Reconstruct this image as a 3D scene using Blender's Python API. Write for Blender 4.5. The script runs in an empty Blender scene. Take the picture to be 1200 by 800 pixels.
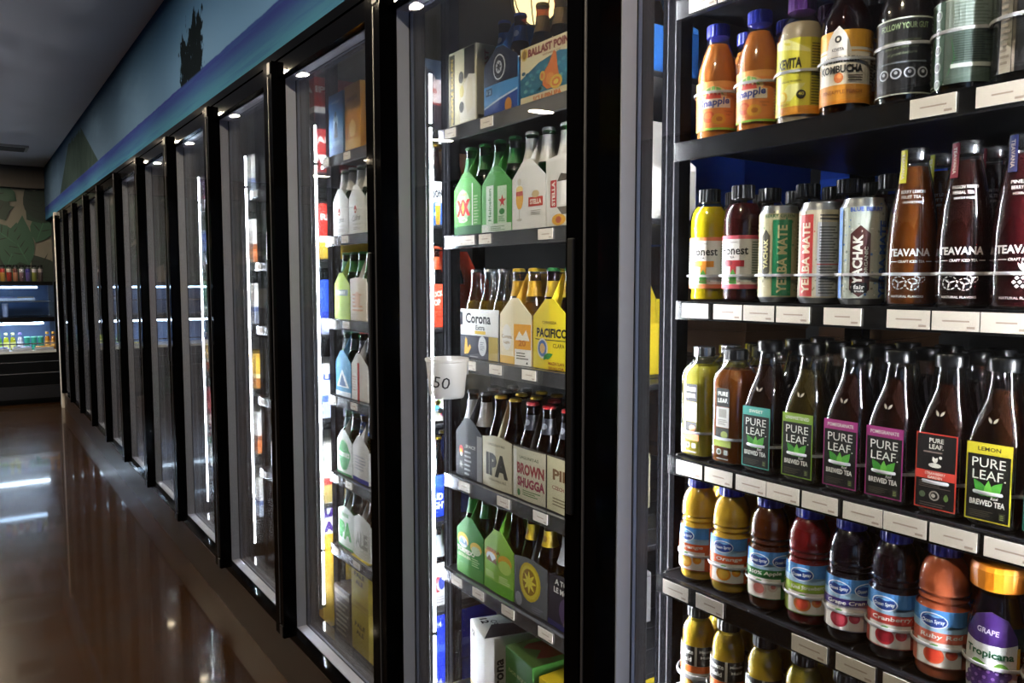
import bpy, bmesh, math, random
from mathutils import Vector
random.seed(11)
R = math.radians
scene = bpy.context.scene
COL = scene.collection

# ------------------------------------------------------------ camera, world, exposure
CAM_Z = 1.339
cam_data = bpy.data.cameras.new('camera')
cam_data.sensor_width = 36.0
cam_data.lens = 36.0 * 919.0 / 1200.0
cam_data.clip_start = 0.02
cam = bpy.data.objects.new('camera', cam_data)
COL.objects.link(cam)
cam.location = (0, 0, CAM_Z)
cam.rotation_euler = (R(90) - math.atan(70 / 919.0), 0, -R(34.98))
scene.camera = cam
world = bpy.data.worlds.new('world')
scene.world = world
world.use_nodes = True
world.node_tree.nodes['Background'].inputs[0].default_value = (0.35, 0.5, 0.8, 1)
world.node_tree.nodes['Background'].inputs[1].default_value = 0.7
scene.view_settings.view_transform = 'Standard'
scene.view_settings.look = 'None'
scene.view_settings.exposure = 0.4
scene.view_settings.gamma = 1.0
scene.view_settings.use_curve_mapping = False
scene.cycles.max_bounces = 8
scene.cycles.diffuse_bounces = 3
scene.cycles.glossy_bounces = 4
scene.cycles.transparent_max_bounces = 40
scene.cycles.caustics_reflective = False
scene.cycles.caustics_refractive = False
scene.cycles.sample_clamp_indirect = 4.0
LED_POWER = 170.0
LAMP_POWER = 600.0
CASE_POWER = 36.0

# ------------------------------------------------------------ materials
def lin(c):
    c = c / 255.0
    return c / 12.92 if c <= 0.04045 else ((c + 0.055) / 1.055) ** 2.4
def hexc(h):
    h = h.lstrip('#')
    return tuple(lin(int(h[i:i + 2], 16)) for i in (0, 2, 4)) + (1.0,)
_M = {}
def principled(name, col, rough=0.45, metal=0.0, coat=0.0, spec=0.5, noise=0.0, nscale=60.0, bump=0.0):
    if name in _M:
        return _M[name]
    m = bpy.data.materials.new(name); m.use_nodes = True
    nt = m.node_tree; b = nt.nodes['Principled BSDF']
    c = hexc(col) if isinstance(col, str) else tuple(col)
    b.inputs['Base Color'].default_value = c
    b.inputs['Roughness'].default_value = rough
    b.inputs['Metallic'].default_value = metal
    b.inputs['Coat Weight'].default_value = coat
    b.inputs['Coat Roughness'].default_value = 0.12
    b.inputs['Specular IOR Level'].default_value = spec
    if noise or bump:
        tc = nt.nodes.new('ShaderNodeTexCoord'); n = nt.nodes.new('ShaderNodeTexNoise')
        n.inputs['Scale'].default_value = nscale; n.inputs['Detail'].default_value = 6
        nt.links.new(tc.outputs['Object'], n.inputs['Vector'])
        if noise:
            mx = nt.nodes.new('ShaderNodeMix'); mx.data_type = 'RGBA'
            mx.inputs['A'].default_value = tuple(v * (1 - noise) for v in c[:3]) + (1,)
            mx.inputs['B'].default_value = tuple(min(1, v * (1 + noise)) for v in c[:3]) + (1,)
            nt.links.new(n.outputs['Fac'], mx.inputs['Factor'])
            nt.links.new(mx.outputs['Result'], b.inputs['Base Color'])
        if bump:
            bp = nt.nodes.new('ShaderNodeBump'); bp.inputs['Strength'].default_value = bump
            bp.inputs['Distance'].default_value = 0.002
            nt.links.new(n.outputs['Fac'], bp.inputs['Height']); nt.links.new(bp.outputs['Normal'], b.inputs['Normal'])
    _M[name] = m
    return m
def P(h):                       # printed paper / ink
    return principled('print_' + h.strip('#'), h, 0.42, coat=0.15)
def CARD(h):                    # glossy cardboard
    return principled('card_' + h.strip('#'), h, 0.6, coat=0.0, noise=0.05, nscale=25, spec=0.12)
def PLASTIC(h, rough=0.35):
    return principled('plastic_' + h.strip('#'), h, rough, coat=0.2)
def emit(name, col, strength):
    if name in _M: return _M[name]
    m = bpy.data.materials.new(name); m.use_nodes = True
    nt = m.node_tree; nt.nodes.clear()
    e = nt.nodes.new('ShaderNodeEmission'); o = nt.nodes.new('ShaderNodeOutputMaterial')
    e.inputs[0].default_value = tuple(col) + (1,); e.inputs[1].default_value = strength
    nt.links.new(e.outputs[0], o.inputs[0]); _M[name] = m
    return m
def thin_glass(name, tint=(0.97, 0.98, 0.98), rough=0.0, gain=1.0):
    if name in _M: return _M[name]
    m = bpy.data.materials.new(name); m.use_nodes = True
    nt = m.node_tree; nt.nodes.clear()
    o = nt.nodes.new('ShaderNodeOutputMaterial'); lw = nt.nodes.new('ShaderNodeLayerWeight')
    lw.inputs[0].default_value = 0.5
    pw = nt.nodes.new('ShaderNodeMath'); pw.operation = 'POWER'; pw.inputs[1].default_value = 5
    ma = nt.nodes.new('ShaderNodeMath'); ma.operation = 'MULTIPLY_ADD'
    ma.inputs[1].default_value = 0.96 * gain; ma.inputs[2].default_value = 0.04 * gain; ma.use_clamp = True
    nt.links.new(lw.outputs['Facing'], pw.inputs[0]); nt.links.new(pw.outputs[0], ma.inputs[0])
    t = nt.nodes.new('ShaderNodeBsdfTransparent'); t.inputs[0].default_value = tuple(tint) + (1,)
    g = nt.nodes.new('ShaderNodeBsdfGlossy'); g.inputs['Roughness'].default_value = rough
    mx = nt.nodes.new('ShaderNodeMixShader')
    nt.links.new(ma.outputs[0], mx.inputs[0]); nt.links.new(t.outputs[0], mx.inputs[1]); nt.links.new(g.outputs[0], mx.inputs[2])
    nt.links.new(mx.outputs[0], o.inputs[0]); _M[name] = m
    return m
def liquid(h, clear=0.25):
    name = 'liquid_%s_%d' % (h.strip('#'), clear * 100)
    if name in _M: return _M[name]
    m = bpy.data.materials.new(name); m.use_nodes = True
    nt = m.node_tree; b = nt.nodes['Principled BSDF']; o = nt.nodes['Material Output']
    c = hexc(h); b.inputs['Base Color'].default_value = c; b.inputs['Roughness'].default_value = 0.25
    b.inputs['Specular IOR Level'].default_value = 0.2
    tl = nt.nodes.new('ShaderNodeBsdfTranslucent'); tl.inputs[0].default_value = c
    m1 = nt.nodes.new('ShaderNodeMixShader'); m1.inputs[0].default_value = 0.10
    nt.links.new(b.outputs[0], m1.inputs[1]); nt.links.new(tl.outputs[0], m1.inputs[2])
    t = nt.nodes.new('ShaderNodeBsdfTransparent'); mv = max(c[:3]) or 1
    t.inputs[0].default_value = tuple((v / mv) * 0.8 for v in c[:3]) + (1,)
    m2 = nt.nodes.new('ShaderNodeMixShader'); m2.inputs[0].default_value = clear
    nt.links.new(m1.outputs[0], m2.inputs[1]); nt.links.new(t.outputs[0], m2.inputs[2])
    nt.links.new(m2.outputs[0], o.inputs[0]); _M[name] = m
    return m

GLASS_DOOR = thin_glass('door_glass', (0.985, 0.99, 0.99), 0.0, 0.9)
GLASS_CLEAR = thin_glass('bottle_glass_clear', (0.93, 0.95, 0.94), 0.07, 4.5)
GLASS_GREEN = thin_glass('bottle_glass_green', (0.10, 0.42, 0.12), 0.05, 2.0)
GLASS_BROWN = thin_glass('bottle_glass_brown', (0.38, 0.17, 0.05), 0.05, 2.0)
GLASS_PET = thin_glass('bottle_plastic_clear', (1.0, 1.0, 1.0), 0.08, 2.2)
BLACK_FRAME = principled('black_anodised_frame', '#040405', 0.05, spec=0.04, noise=0.15, nscale=8)
BLACK_TRIM = principled('black_plastic_trim', '#121215', 0.4, noise=0.1, nscale=20)
DARK_STEEL = principled('dark_steel', '#2a2a2e', 0.35, metal=0.6, noise=0.15, nscale=30)
RAIL_GREY = principled('grey_rail', '#77777a', 0.25, metal=0.75, noise=0.1, nscale=15)
SPACER = principled('aluminium_spacer', '#c6cbe0', 0.55, metal=0.0, spec=0.2, noise=0.06, nscale=60)
SPACER2 = principled('blue_grey_spacer', '#66708e', 0.45, noise=0.06, nscale=60)
TAGP = principled('price_tag_paper', '#efe6da', 0.6)
RINGP = principled('milky_plastic', '#bdbdc0', 0.3, coat=0.4)
SILVER = principled('bare_metal_cap', '#b8b8ba', 0.25, metal=1.0)
BLACKCAP = PLASTIC('#0d0d0f', 0.3)

# ------------------------------------------------------------ mesh helpers
class MB:
    def __init__(s): s.v = []; s.f = []; s.m = []
    def add(s, vs, fs, mi=0):
        o = len(s.v); s.v += [tuple(v) for v in vs]
        for f in fs: s.f.append([i + o for i in f]); s.m.append(mi)
        return s
    def box(s, x0, x1, y0, y1, z0, z1, mi=0):
        return s.add([(x0, y0, z0), (x1, y0, z0), (x1, y1, z0), (x0, y1, z0), (x0, y0, z1), (x1, y0, z1), (x1, y1, z1), (x0, y1, z1)],
                     [(0, 3, 2, 1), (4, 5, 6, 7), (0, 1, 5, 4), (1, 2, 6, 5), (2, 3, 7, 6), (3, 0, 4, 7)], mi)
    def lathe(s, prof, seg=28, rib=0.0, mi=0, close=True):
        # prof: (r, z[, n]) n = superellipse exponent
        vs = []
        for q in prof:
            r, z = q[0], q[1]; n = q[2] if len(q) > 2 else 2.0
            for i in range(seg):
                a = 2 * math.pi * (i + 0.5) / seg; c, d = math.cos(a), math.sin(a)
                k = 1.0 if n <= 2 else 1.0 / ((abs(c) ** n + abs(d) ** n) ** (1.0 / n))
                rr = r * k * (1 - rib * (i % 2))
                vs.append((rr * c, rr * d, z))
        fs = []
        for j in range(len(prof) - 1):
            for i in range(seg):
                a = j * seg + i; b = j * seg + (i + 1) % seg
                fs.append((a, b, b + seg, a + seg))
        if close:
            fs.append(tuple(range(seg - 1, -1, -1))); fs.append(tuple(range((len(prof) - 1) * seg, len(prof) * seg)))
        return s.add(vs, fs, mi)
    def tube(s, path, rx, rz=None, seg=6, mi=0):
        rz = rz or rx; vs = []; n = len(path)
        for k, pt in enumerate(path):
            a = Vector(path[max(0, k - 1)]); b = Vector(path[min(n - 1, k + 1)])
            d = (b - a).normalized(); up = Vector((0, 0, 1))
            if abs(d.dot(up)) > 0.95: up = Vector((1, 0, 0))
            x = d.cross(up).normalized(); y = x.cross(d)
            for i in range(seg):
                t = 2 * math.pi * i / seg
                vs.append(Vector(pt) + x * (rx * math.cos(t)) + y * (rz * math.sin(t)))
        fs = [(k * seg + i, k * seg + (i + 1) % seg, (k + 1) * seg + (i + 1) % seg, (k + 1) * seg + i) for k in range(n - 1) for i in range(seg)]
        fs += [tuple(range(seg - 1, -1, -1)), tuple(range((n - 1) * seg, n * seg))]
        return s.add(vs, fs, mi)
    def prism_yz(s, pts, x0, x1, mi=0):      # polygon in (y,z) extruded along x
        n = len(pts)
        vs = [(x0, y, z) for y, z in pts] + [(x1, y, z) for y, z in pts]
        fs = [tuple(range(n)), tuple(range(2 * n - 1, n - 1, -1))] + [(i, i + n, (i + 1) % n + n, (i + 1) % n) for i in range(n)]
        return s.add(vs, fs, mi)
    def mesh(s, name, mats, smooth=False, bevel=0.0):
        me = bpy.data.meshes.new(name); me.from_pydata(s.v, [], s.f)
        for m in (mats if isinstance(mats, (list, tuple)) else [mats]): me.materials.append(m)
        me.polygons.foreach_set('material_index', s.m)
        bm = bmesh.new(); bm.from_mesh(me)
        bmesh.ops.recalc_face_normals(bm, faces=bm.faces)
        if bevel:
            bmesh.ops.bevel(bm, geom=bm.edges[:], offset=bevel, segments=1, affect='EDGES', clamp_overlap=True)
        bm.to_mesh(me); bm.free()
        if smooth:
            me.polygons.foreach_set('use_smooth', [True] * len(me.polygons)); me.set_sharp_from_angle(angle=R(42))
        me.update(); return me
def box_mesh(name, x0, x1, y0, y1, z0, z1, mat, bevel=0.0):
    return MB().box(x0, x1, y0, y1, z0, z1).mesh(name, mat, bevel=bevel)
def obj(name, me, parent=None, loc=(0, 0, 0), rz=0.0, label=None):
    o = bpy.data.objects.new(name, me); COL.objects.link(o)
    if parent: o.parent = parent
    o.location = loc
    if rz: o.rotation_euler = (0, 0, rz)
    if label: o['label'] = label
    return o
def thing(name, label, cat, loc=(0, 0, 0), rz=0.0, group=None):
    o = obj(name, None, None, loc, rz, label); o['category'] = cat; o.empty_display_size = 0.05
    if group: o['group'] = group
    return o
def struct(name, me, parent=None, loc=(0, 0, 0)):
    o = obj(name, me, parent, loc)
    if not parent: o['kind'] = 'structure'
    return o
def place(kit, name, label, cat, loc, rz=0.0, group=None):
    if len(kit) == 1 and not kit[0][2]:
        o = obj(name, kit[0][1], None, loc, rz, label); o['category'] = cat
        if group: o['group'] = group
        return o
    t = thing(name, label, cat, loc, rz, group)
    for pn, me, subs in kit:
        po = obj(pn, me, t)
        for sn, sm in subs: obj(sn, sm, po)
    return t

# ------------------------------------------------------------ printed artwork (flat print on labels, cartons and tags)
_T = {}
def text2d(s, bold, shear):
    k = (s, bold, shear)
    if k in _T: return _T[k]
    cu = bpy.data.curves.new('lettering_source', 'FONT'); cu.body = s; cu.size = 1; cu.resolution_u = 2
    cu.offset = bold; cu.shear = shear; cu.fill_mode = 'FRONT'
    ob = bpy.data.objects.new('lettering_source', cu)
    me = bpy.data.meshes.new_from_object(ob)
    vs = [(v.co.x, v.co.y) for v in me.vertices]; fs = [tuple(p.vertices) for p in me.polygons]
    bpy.data.objects.remove(ob); bpy.data.curves.remove(cu); bpy.data.meshes.remove(me)
    if vs:
        x0 = min(v[0] for v in vs); x1 = max(v[0] for v in vs); y0 = min(v[1] for v in vs); y1 = max(v[1] for v in vs)
    else: x0 = x1 = y0 = y1 = 0
    _T[k] = (vs, fs, x0, x1, y0, y1); return _T[k]
def r(u0, v0, u1, v1, c): return ('p', [(u0, v0), (u1, v0), (u1, v1), (u0, v1)], c)
def e(cx, cy, rx, ry, c, n=18): return ('p', [(cx + rx * math.cos(2 * math.pi * i / n), cy + ry * math.sin(2 * math.pi * i / n)) for i in range(n)], c)
def p(pts, c): return ('p', pts, c)
def t(s, cx, cy, h, c, w=None, b=0.015, rot=0, sh=0.0): return ('t', s, cx, cy, h, c, w, b, rot, sh)
def lines(u0, v0, u1, v1, n, c, k=0.45):
    out = []; st = (v1 - v0) / n; rnd = random.Random(int(u0 * 7 + v0 * 3 + n))
    for i in range(n):
        out.append(r(u0, v0 + st * i, u0 + (u1 - u0) * rnd.uniform(0.65, 1.0), v0 + st * (i + k), c))
    return out
def leaf(cx, cy, ln, wd, ang, c, bend=0.0):
    pts = []; n = 7
    for i in range(n + 1):
        s = i / n; pts.append((ln * s, wd * math.sin(math.pi * s ** 0.8) + bend * s * s * ln))
    for i in range(n - 1, 0, -1):
        s = i / n; pts.append((ln * s, -wd * math.sin(math.pi * s ** 0.8) + bend * s * s * ln))
    ca, sa = math.cos(R(ang)), math.sin(R(ang))
    return p([(cx + x * ca - y * sa, cy + x * sa + y * ca) for x, y in pts], c)
def flat(items):
    out = []
    for i in items:
        if isinstance(i, list): out += flat(i)
        else: out.append(i)
    return out
def art(name, items, mapper, ucut=None, vcut=None, off=0.0003, step=0.00010, matf=P):
    V = []; F = []; MI = []; mats = []; idx = {}
    for k, it in [(k, it) for k, g in enumerate(items) for it in flat([g])]:
        bm = bmesh.new()
        if it[0] == 'p':
            col = it[2]; vs = [bm.verts.new((a * 1e-3, b * 1e-3, 0)) for a, b in it[1]]
            bm.faces.new(vs)
            if len(vs) > 4: bmesh.ops.triangulate(bm, faces=bm.faces[:])
        else:
            _, s, cx, cy, h, col, w, b, rot, sh = it
            vs, fs, x0, x1, y0, y1 = text2d(s, b, sh)
            if not vs: bm.free(); continue
            sy = h / (y1 - y0); sx = (w / (x1 - x0)) if w else sy
            ca, sa = math.cos(R(rot)), math.sin(R(rot)); bv = []
            for x, y in vs:
                X = (x - (x0 + x1) / 2) * sx; Y = (y - (y0 + y1) / 2) * sy
                bv.append(bm.verts.new(((cx + X * ca - Y * sa) * 1e-3, (cy + X * sa + Y * ca) * 1e-3, 0)))
            for f in fs:
                try: bm.faces.new([bv[i] for i in f])
                except ValueError: pass
        for axis, cut in ((0, ucut), (1, vcut)):
            if not cut: continue
            lo = min(v.co[axis] for v in bm.verts); hi = max(v.co[axis] for v in bm.verts)
            j = math.ceil(lo / cut)
            while j * cut < hi:
                co = [0, 0, 0]; no = [0, 0, 0]; co[axis] = j * cut; no[axis] = 1
                if j * cut - lo > 1e-6 and hi - j * cut > 1e-6:
                    bmesh.ops.bisect_plane(bm, geom=bm.verts[:] + bm.edges[:] + bm.faces[:], plane_co=co, plane_no=no)
                j += 1
        if col not in idx: idx[col] = len(mats); mats.append(matf(col) if isinstance(col, str) else col)
        bm.verts.index_update(); o = len(V)
        for v in bm.verts: V.append(mapper(v.co.x, v.co.y, off + k * step))
        for f in bm.faces: F.append([o + v.index for v in f.verts]); MI.append(idx[col])
        bm.free()
    me = bpy.data.meshes.new(name); me.from_pydata(V, [], F)
    for m in mats: me.materials.append(m)
    me.polygons.foreach_set('material_index', MI); me.update()
    return me
def map_round(prof, z0):
    def rad(z):
        for (a, b) in zip(prof[:-1], prof[1:]):
            if a[1] <= z <= b[1] and b[1] > a[1]:
                return a[0] + (b[0] - a[0]) * (z - a[1]) / (b[1] - a[1])
        return prof[-1][0]
    def f(u, v, o):
        z = v + z0; rr = rad(z); a = u / max(rr, 0.01)
        return (-(rr + o) * math.cos(a), -(rr + o) * math.sin(a), z)
    return f
def map_front(d, z0=0.0, crease=0.0, w=0.125):
    return lambda u, v, o: (-d - o - crease * max(0.0, 1 - abs(u) / (w / 2)), -u, v + z0)
def map_side(wh, z0=0.0):
    return lambda u, v, o: (u, -wh - o, v + z0)
def map_top(h):
    return lambda u, v, o: (v, -u, h + o)
# ------------------------------------------------------------ the room
Y0 = 0.979; PITCH = 0.775                     # first post in view, door pitch
def post_y(n): return Y0 + PITCH * n
FX = 0.84                                     # plane of the door fronts
CEIL = 2.67; HEAD = 2.062; YEND = post_y(11); YBACK = 10.85; YFRONT = -2.6; XLEFT = -3.6

def node_math(nt, op, a, b=None, c=None, clamp=False):
    n = nt.nodes.new('ShaderNodeMath'); n.operation = op; n.use_clamp = clamp
    for i, v in enumerate((a, b, c)):
        if v is None: continue
        if isinstance(v, (int, float)): n.inputs[i].default_value = v
        else: nt.links.new(v, n.inputs[i])
    return n.outputs[0]
def node_mix(nt, fac, a, b):
    n = nt.nodes.new('ShaderNodeMix'); n.data_type = 'RGBA'
    for key, v in (('Factor', fac), ('A', a), ('B', b)):
        if isinstance(v, (int, float)): n.inputs[key].default_value = v
        elif isinstance(v, tuple): n.inputs[key].default_value = v
        else: nt.links.new(v, n.inputs[key])
    return n.outputs['Result']
def node_noise(nt, vec, scale, detail=4, sx=1, sy=1, sz=1, rough=0.5):
    mp = nt.nodes.new('ShaderNodeMapping'); mp.inputs['Scale'].default_value = (sx, sy, sz)
    n = nt.nodes.new('ShaderNodeTexNoise'); n.inputs['Scale'].default_value = scale; n.inputs['Detail'].default_value = detail
    n.inputs['Roughness'].default_value = rough
    nt.links.new(vec, mp.inputs[0]); nt.links.new(mp.outputs[0], n.inputs['Vector']); return n.outputs['Fac']
def ramp01(nt, v, lo, hi):
    n = nt.nodes.new('ShaderNodeMapRange'); n.clamp = True; n.interpolation_type = 'SMOOTHSTEP'
    nt.links.new(v, n.inputs['Value']); n.inputs['From Min'].default_value = lo; n.inputs['From Max'].default_value = hi
    return n.outputs['Result']

def concrete_floor():
    m = bpy.data.materials.new('polished_concrete'); m.use_nodes = True; nt = m.node_tree; b = nt.nodes['Principled BSDF']
    tc = nt.nodes.new('ShaderNodeTexCoord').outputs['Object']
    n1 = node_noise(nt, tc, 0.9, 5); n2 = node_noise(nt, tc, 6, 6); n3 = node_noise(nt, tc, 45, 4)
    c = node_mix(nt, ramp01(nt, n1, 0.3, 0.7), hexc('#24150a'), hexc('#34210f'))
    c = node_mix(nt, node_math(nt, 'MULTIPLY', ramp01(nt, n2, 0.45, 0.75), 0.55), c, hexc('#160f08'))
    c = node_mix(nt, node_math(nt, 'MULTIPLY', ramp01(nt, n3, 0.66, 0.75), 0.8), c, hexc('#1c140e'))
    nt.links.new(c, b.inputs['Base Color'])
    nt.links.new(node_math(nt, 'MULTIPLY_ADD', n2, 0.2, 0.12), b.inputs['Roughness'])
    b.inputs['Specular IOR Level'].default_value = 0.08; b.inputs['Coat Weight'].default_value = 0.4; b.inputs['Coat Roughness'].default_value = 0.045
    bp = nt.nodes.new('ShaderNodeBump'); bp.inputs['Strength'].default_value = 0.03; bp.inputs['Distance'].default_value = 0.004
    nt.links.new(n2, bp.inputs['Height']); nt.links.new(bp.outputs[0], b.inputs['Normal'])
    return m
def mural_material():
    m = bpy.data.materials.new('painted_seascape'); m.use_nodes = True; nt = m.node_tree; b = nt.nodes['Principled BSDF']
    b.inputs['Roughness'].default_value = 0.95; b.inputs['Specular IOR Level'].default_value = 0.0
    tc = nt.nodes.new('ShaderNodeTexCoord').outputs['Object']
    sp = nt.nodes.new('ShaderNodeSeparateXYZ'); nt.links.new(tc, sp.inputs[0]); Y, Z = sp.outputs['Y'], sp.outputs['Z']
    cl = node_noise(nt, tc, 1.6, 6, 1, 1, 3.0)
    sky = node_mix(nt, ramp01(nt, Z, 2.2, 2.62), hexc('#5a80ac'), hexc('#3a6492'))
    sky = node_mix(nt, node_math(nt, 'MULTIPLY', ramp01(nt, Y, 2.0, 6.5), 0.75), sky, hexc('#3c4652'))
    sky = node_mix(nt, node_math(nt, 'MULTIPLY', ramp01(nt, cl, 0.45, 0.75), 0.25), sky, hexc('#5b7594'))
    st = node_noise(nt, tc, 3.0, 5, 1, 0.6, 14)
    sea = node_mix(nt, ramp01(nt, Z, 2.07, 2.2), hexc('#3c6a86'), hexc('#2c3472'))
    sea = node_mix(nt, node_math(nt, 'MULTIPLY', ramp01(nt, st, 0.4, 0.7), 0.55), sea, hexc('#304c7c'))
    hz = node_math(nt, 'ADD', Z, node_math(nt, 'MULTIPLY', node_noise(nt, tc, 9, 3), 0.012))
    c = node_mix(nt, ramp01(nt, hz, 2.212, 2.220), sea, sky)
    # island rock at the far end
    rk = node_math(nt, 'ADD', node_math(nt, 'MULTIPLY', node_math(nt, 'ABSOLUTE', node_math(nt, 'SUBTRACT', Y, 7.75)), -0.42), 2.78)
    rk = node_math(nt, 'MINIMUM', rk, node_math(nt, 'MULTIPLY_ADD', node_noise(nt, tc, 7, 4), 0.16, 2.5))
    rock = node_math(nt, 'MULTIPLY', ramp01(nt, node_math(nt, 'SUBTRACT', rk, Z), 0.0, 0.015), ramp01(nt, Z, 2.205, 2.215))
    rc = node_mix(nt, node_noise(nt, tc, 12, 5, 1, 1, 0.4), hexc('#1f2a2c'), hexc('#3a484a'))
    c = node_mix(nt, rock, c, rc)
    # clump of tall trees standing on the horizon
    jag = node_noise(nt, tc, 11, 7, 1, 1.4, 0.7)
    top = node_math(nt, 'MULTIPLY_ADD', jag, 0.34, 2.26)
    side = node_math(nt, 'ABSOLUTE', node_math(nt, 'SUBTRACT', Y, 3.60))
    inside = node_math(nt, 'MULTIPLY', ramp01(nt, node_math(nt, 'SUBTRACT', top, Z), 0.0, 0.02), ramp01(nt, node_math(nt, 'MULTIPLY_ADD', node_noise(nt, tc, 24, 5), 0.20, node_math(nt, 'SUBTRACT', 0.11, side)), 0.0, 0.03))
    inside = node_math(nt, 'MULTIPLY', inside, ramp01(nt, Z, 2.20, 2.212))
    lv = node_noise(nt, tc, 45, 5, 1, 1, 0.5)
    inside = node_math(nt, 'MULTIPLY', inside, ramp01(nt, lv, 0.28, 0.36))
    c = node_mix(nt, inside, c, hexc('#141a20'))
    nt.links.new(c, b.inputs['Base Color'])
    return m
WALLP = principled('painted_wall', '#2c2e36', 0.7, noise=0.05, nscale=5, bump=0.05)
CEILP = principled('ceiling_paint', '#d8d4da', 0.8, noise=0.04, nscale=4)
struct('floor', box_mesh('floor', XLEFT, 3.3, YFRONT, YBACK, -0.1, 0.0, concrete_floor()))
struct('ceiling', box_mesh('ceiling', XLEFT, 0.95, YFRONT, YBACK, CEIL, CEIL + 0.1, CEILP))
struct('wall_right', box_mesh('wall_right', FX + 0.004, 0.95, YFRONT, YBACK, HEAD, CEIL, mural_material()))
struct('wall_left', box_mesh('wall_left', XLEFT - 0.1, XLEFT, YFRONT, YBACK, 0, CEIL, WALLP))
wb = struct('wall_back', box_mesh('wall_back', XLEFT, 0.95, YBACK, YBACK + 0.1, 0, CEIL, principled('dark_wall', '#35312c', 0.7, noise=0.05, nscale=5)))
fw = MB(); fw.box(XLEFT, -3.0, YFRONT - 0.1, YFRONT, 0, CEIL); fw.box(-0.4, 0.95, YFRONT - 0.1, YFRONT, 0, CEIL)
fw.box(-3.0, -0.4, YFRONT - 0.1, YFRONT, 0, 0.7); fw.box(-3.0, -0.4, YFRONT - 0.1, YFRONT, 2.3, CEIL)
struct('wall_front', fw.mesh('wall_front', WALLP))
wn = MB(); wn.box(-3.0, -0.4, YFRONT - 0.08, YFRONT - 0.02, 0.7, 0.75); wn.box(-3.0, -0.4, YFRONT - 0.08, YFRONT - 0.02, 2.25, 2.3)  # unseen storefront window, added to let dim bluish ambient light into the room
for x in (-3.0, -1.73, -0.45): wn.box(x, x + 0.05, YFRONT - 0.08, YFRONT - 0.02, 0.75, 2.25)
w1 = struct('added_window_1', wn.mesh('added_window_frame', BLACK_TRIM))
for x in (-2.95, -1.68): obj('pane', box_mesh('pane', x, x + 1.22, YFRONT - 0.053, YFRONT - 0.047, 0.75, 2.25, GLASS_DOOR), w1)
struct('wall_end', box_mesh('wall_end', 0.90, 1.0, YEND + 0.01, YBACK, 0, HEAD, WALLP))
struct('wall_near', box_mesh('wall_near', 0.86, 1.0, YFRONT, post_y(-2) - 0.01, 0, HEAD, WALLP))
struct('trim_1', box_mesh('corner_trim', 0.815, 0.905, YEND - 0.005, YEND + 0.06, 0, HEAD, principled('white_corner_trim', '#e6e0da', 0.5, noise=0.04, nscale=10), bevel=0.004))
struct('trim_2', box_mesh('beam', XLEFT, 0.84, YBACK - 0.12, YBACK, 2.42, CEIL, principled('dark_beam', '#4a4542', 0.7, noise=0.05)))
# banana leaf wallpaper (flat print)
rnd = random.Random(4)
LG = ['#0e2019', '#143024', '#0c1a15', '#1a3c2c', '#112a20', '#224838']
def leafart():
    it = [r(-1700, 0, 1750, 1440, '#6a675e')]
    for row in range(6):
        for col in range(-8, 9):
            cx = col * 210 + (row % 2) * 105 + rnd.uniform(-25, 25); cy = 20 + row * 260 + rnd.uniform(-30, 30)
            a = rnd.choice((60, 105, 125, 40, 150)) + rnd.uniform(-12, 12); ln = rnd.uniform(430, 600); wd = rnd.uniform(105, 150); g = rnd.choice(LG)
            L = leaf(cx, cy, ln, wd, a, g, rnd.uniform(-0.35, 0.35)); it.append(('p', [(max(-1700, min(1750, q[0])), max(0, min(1440, q[1]))) for q in L[1]], g))
            bx, by = math.cos(R(a)), math.sin(R(a))
            rib = leaf(cx, cy, ln * 0.97, 6, a, '#2f5a44', 0)
            if all(-1690 < q[0] < 1740 and 5 < q[1] < 1430 for q in rib[1]): it.append(rib)
            for s in (0.25, 0.4, 0.55, 0.7):
                for sg in (-1, 1):
                    qx, qy = cx + bx * ln * s, cy + by * ln * s
                    k = leaf(qx, qy, wd * 0.9, 5, a + sg * 55, '#070e0b')
                    if all(-1690 < q[0] < 1740 and 5 < q[1] < 1430 for q in k[1]): it.append(k)
    return it
obj('wallpaper', art('wallpaper', leafart(), lambda u, v, o: (-0.82 + u, YBACK - 0.002 - o, 0.98 + v), off=0.0, step=0.00003), wb)
# recessed ceiling lights
def downlight(x, y, label, dim=False):
    tl = thing('recessed_ceiling_light', label, 'ceiling light', (x, y, CEIL), 0, 'recessed lights over the aisle')
    obj('trim_ring', MB().lathe([(0.085, -0.006), (0.085, 0.0), (0.06, 0.0), (0.06, -0.006), (0.085, -0.006)], 24, close=False).mesh('trim_ring', principled('white_metal', '#d8d4cc', 0.4), True), tl)
    obj('lamp_disc', MB().lathe([(0.06, -0.004), (0.06, -0.001)], 24).mesh('lamp_disc', emit('dimmed_lamp' if dim else 'warm_lamp', (1.0, 0.83, 0.58), LAMP_POWER * (0.25 if dim else 1.0))), tl)
ords = ['first', 'second', 'third', 'fourth', 'fifth', 'sixth', 'seventh']
for i, y in enumerate((0.42, 1.95, 3.47, 5.0, 6.53, 8.06, 9.6)):
    downlight(-0.10, y, 'round warm recessed ceiling light above the cooler aisle, %s from the near end' % ords[i])
    if i > 2: downlight(-2.0, y, 'dimmed recessed ceiling light in the row away from the cooler, %s from near end' % ords[i - 3], True)
vt = thing('ceiling_vent', 'small pale square air vent in the dark ceiling near the far wall', 'vent', (0.44, 9.3, CEIL))
obj('frame', MB().box(-0.16, 0.16, -0.16, 0.16, -0.02, 0).mesh('frame', principled('vent_paint', '#a5a2a0', 0.5)), vt)
for i in range(5): obj('slat', box_mesh('slat', -0.13, 0.13, -0.125 + i * 0.055, -0.095 + i * 0.055, -0.028, -0.02, principled('vent_dark', '#56524f', 0.5)), vt)

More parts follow.
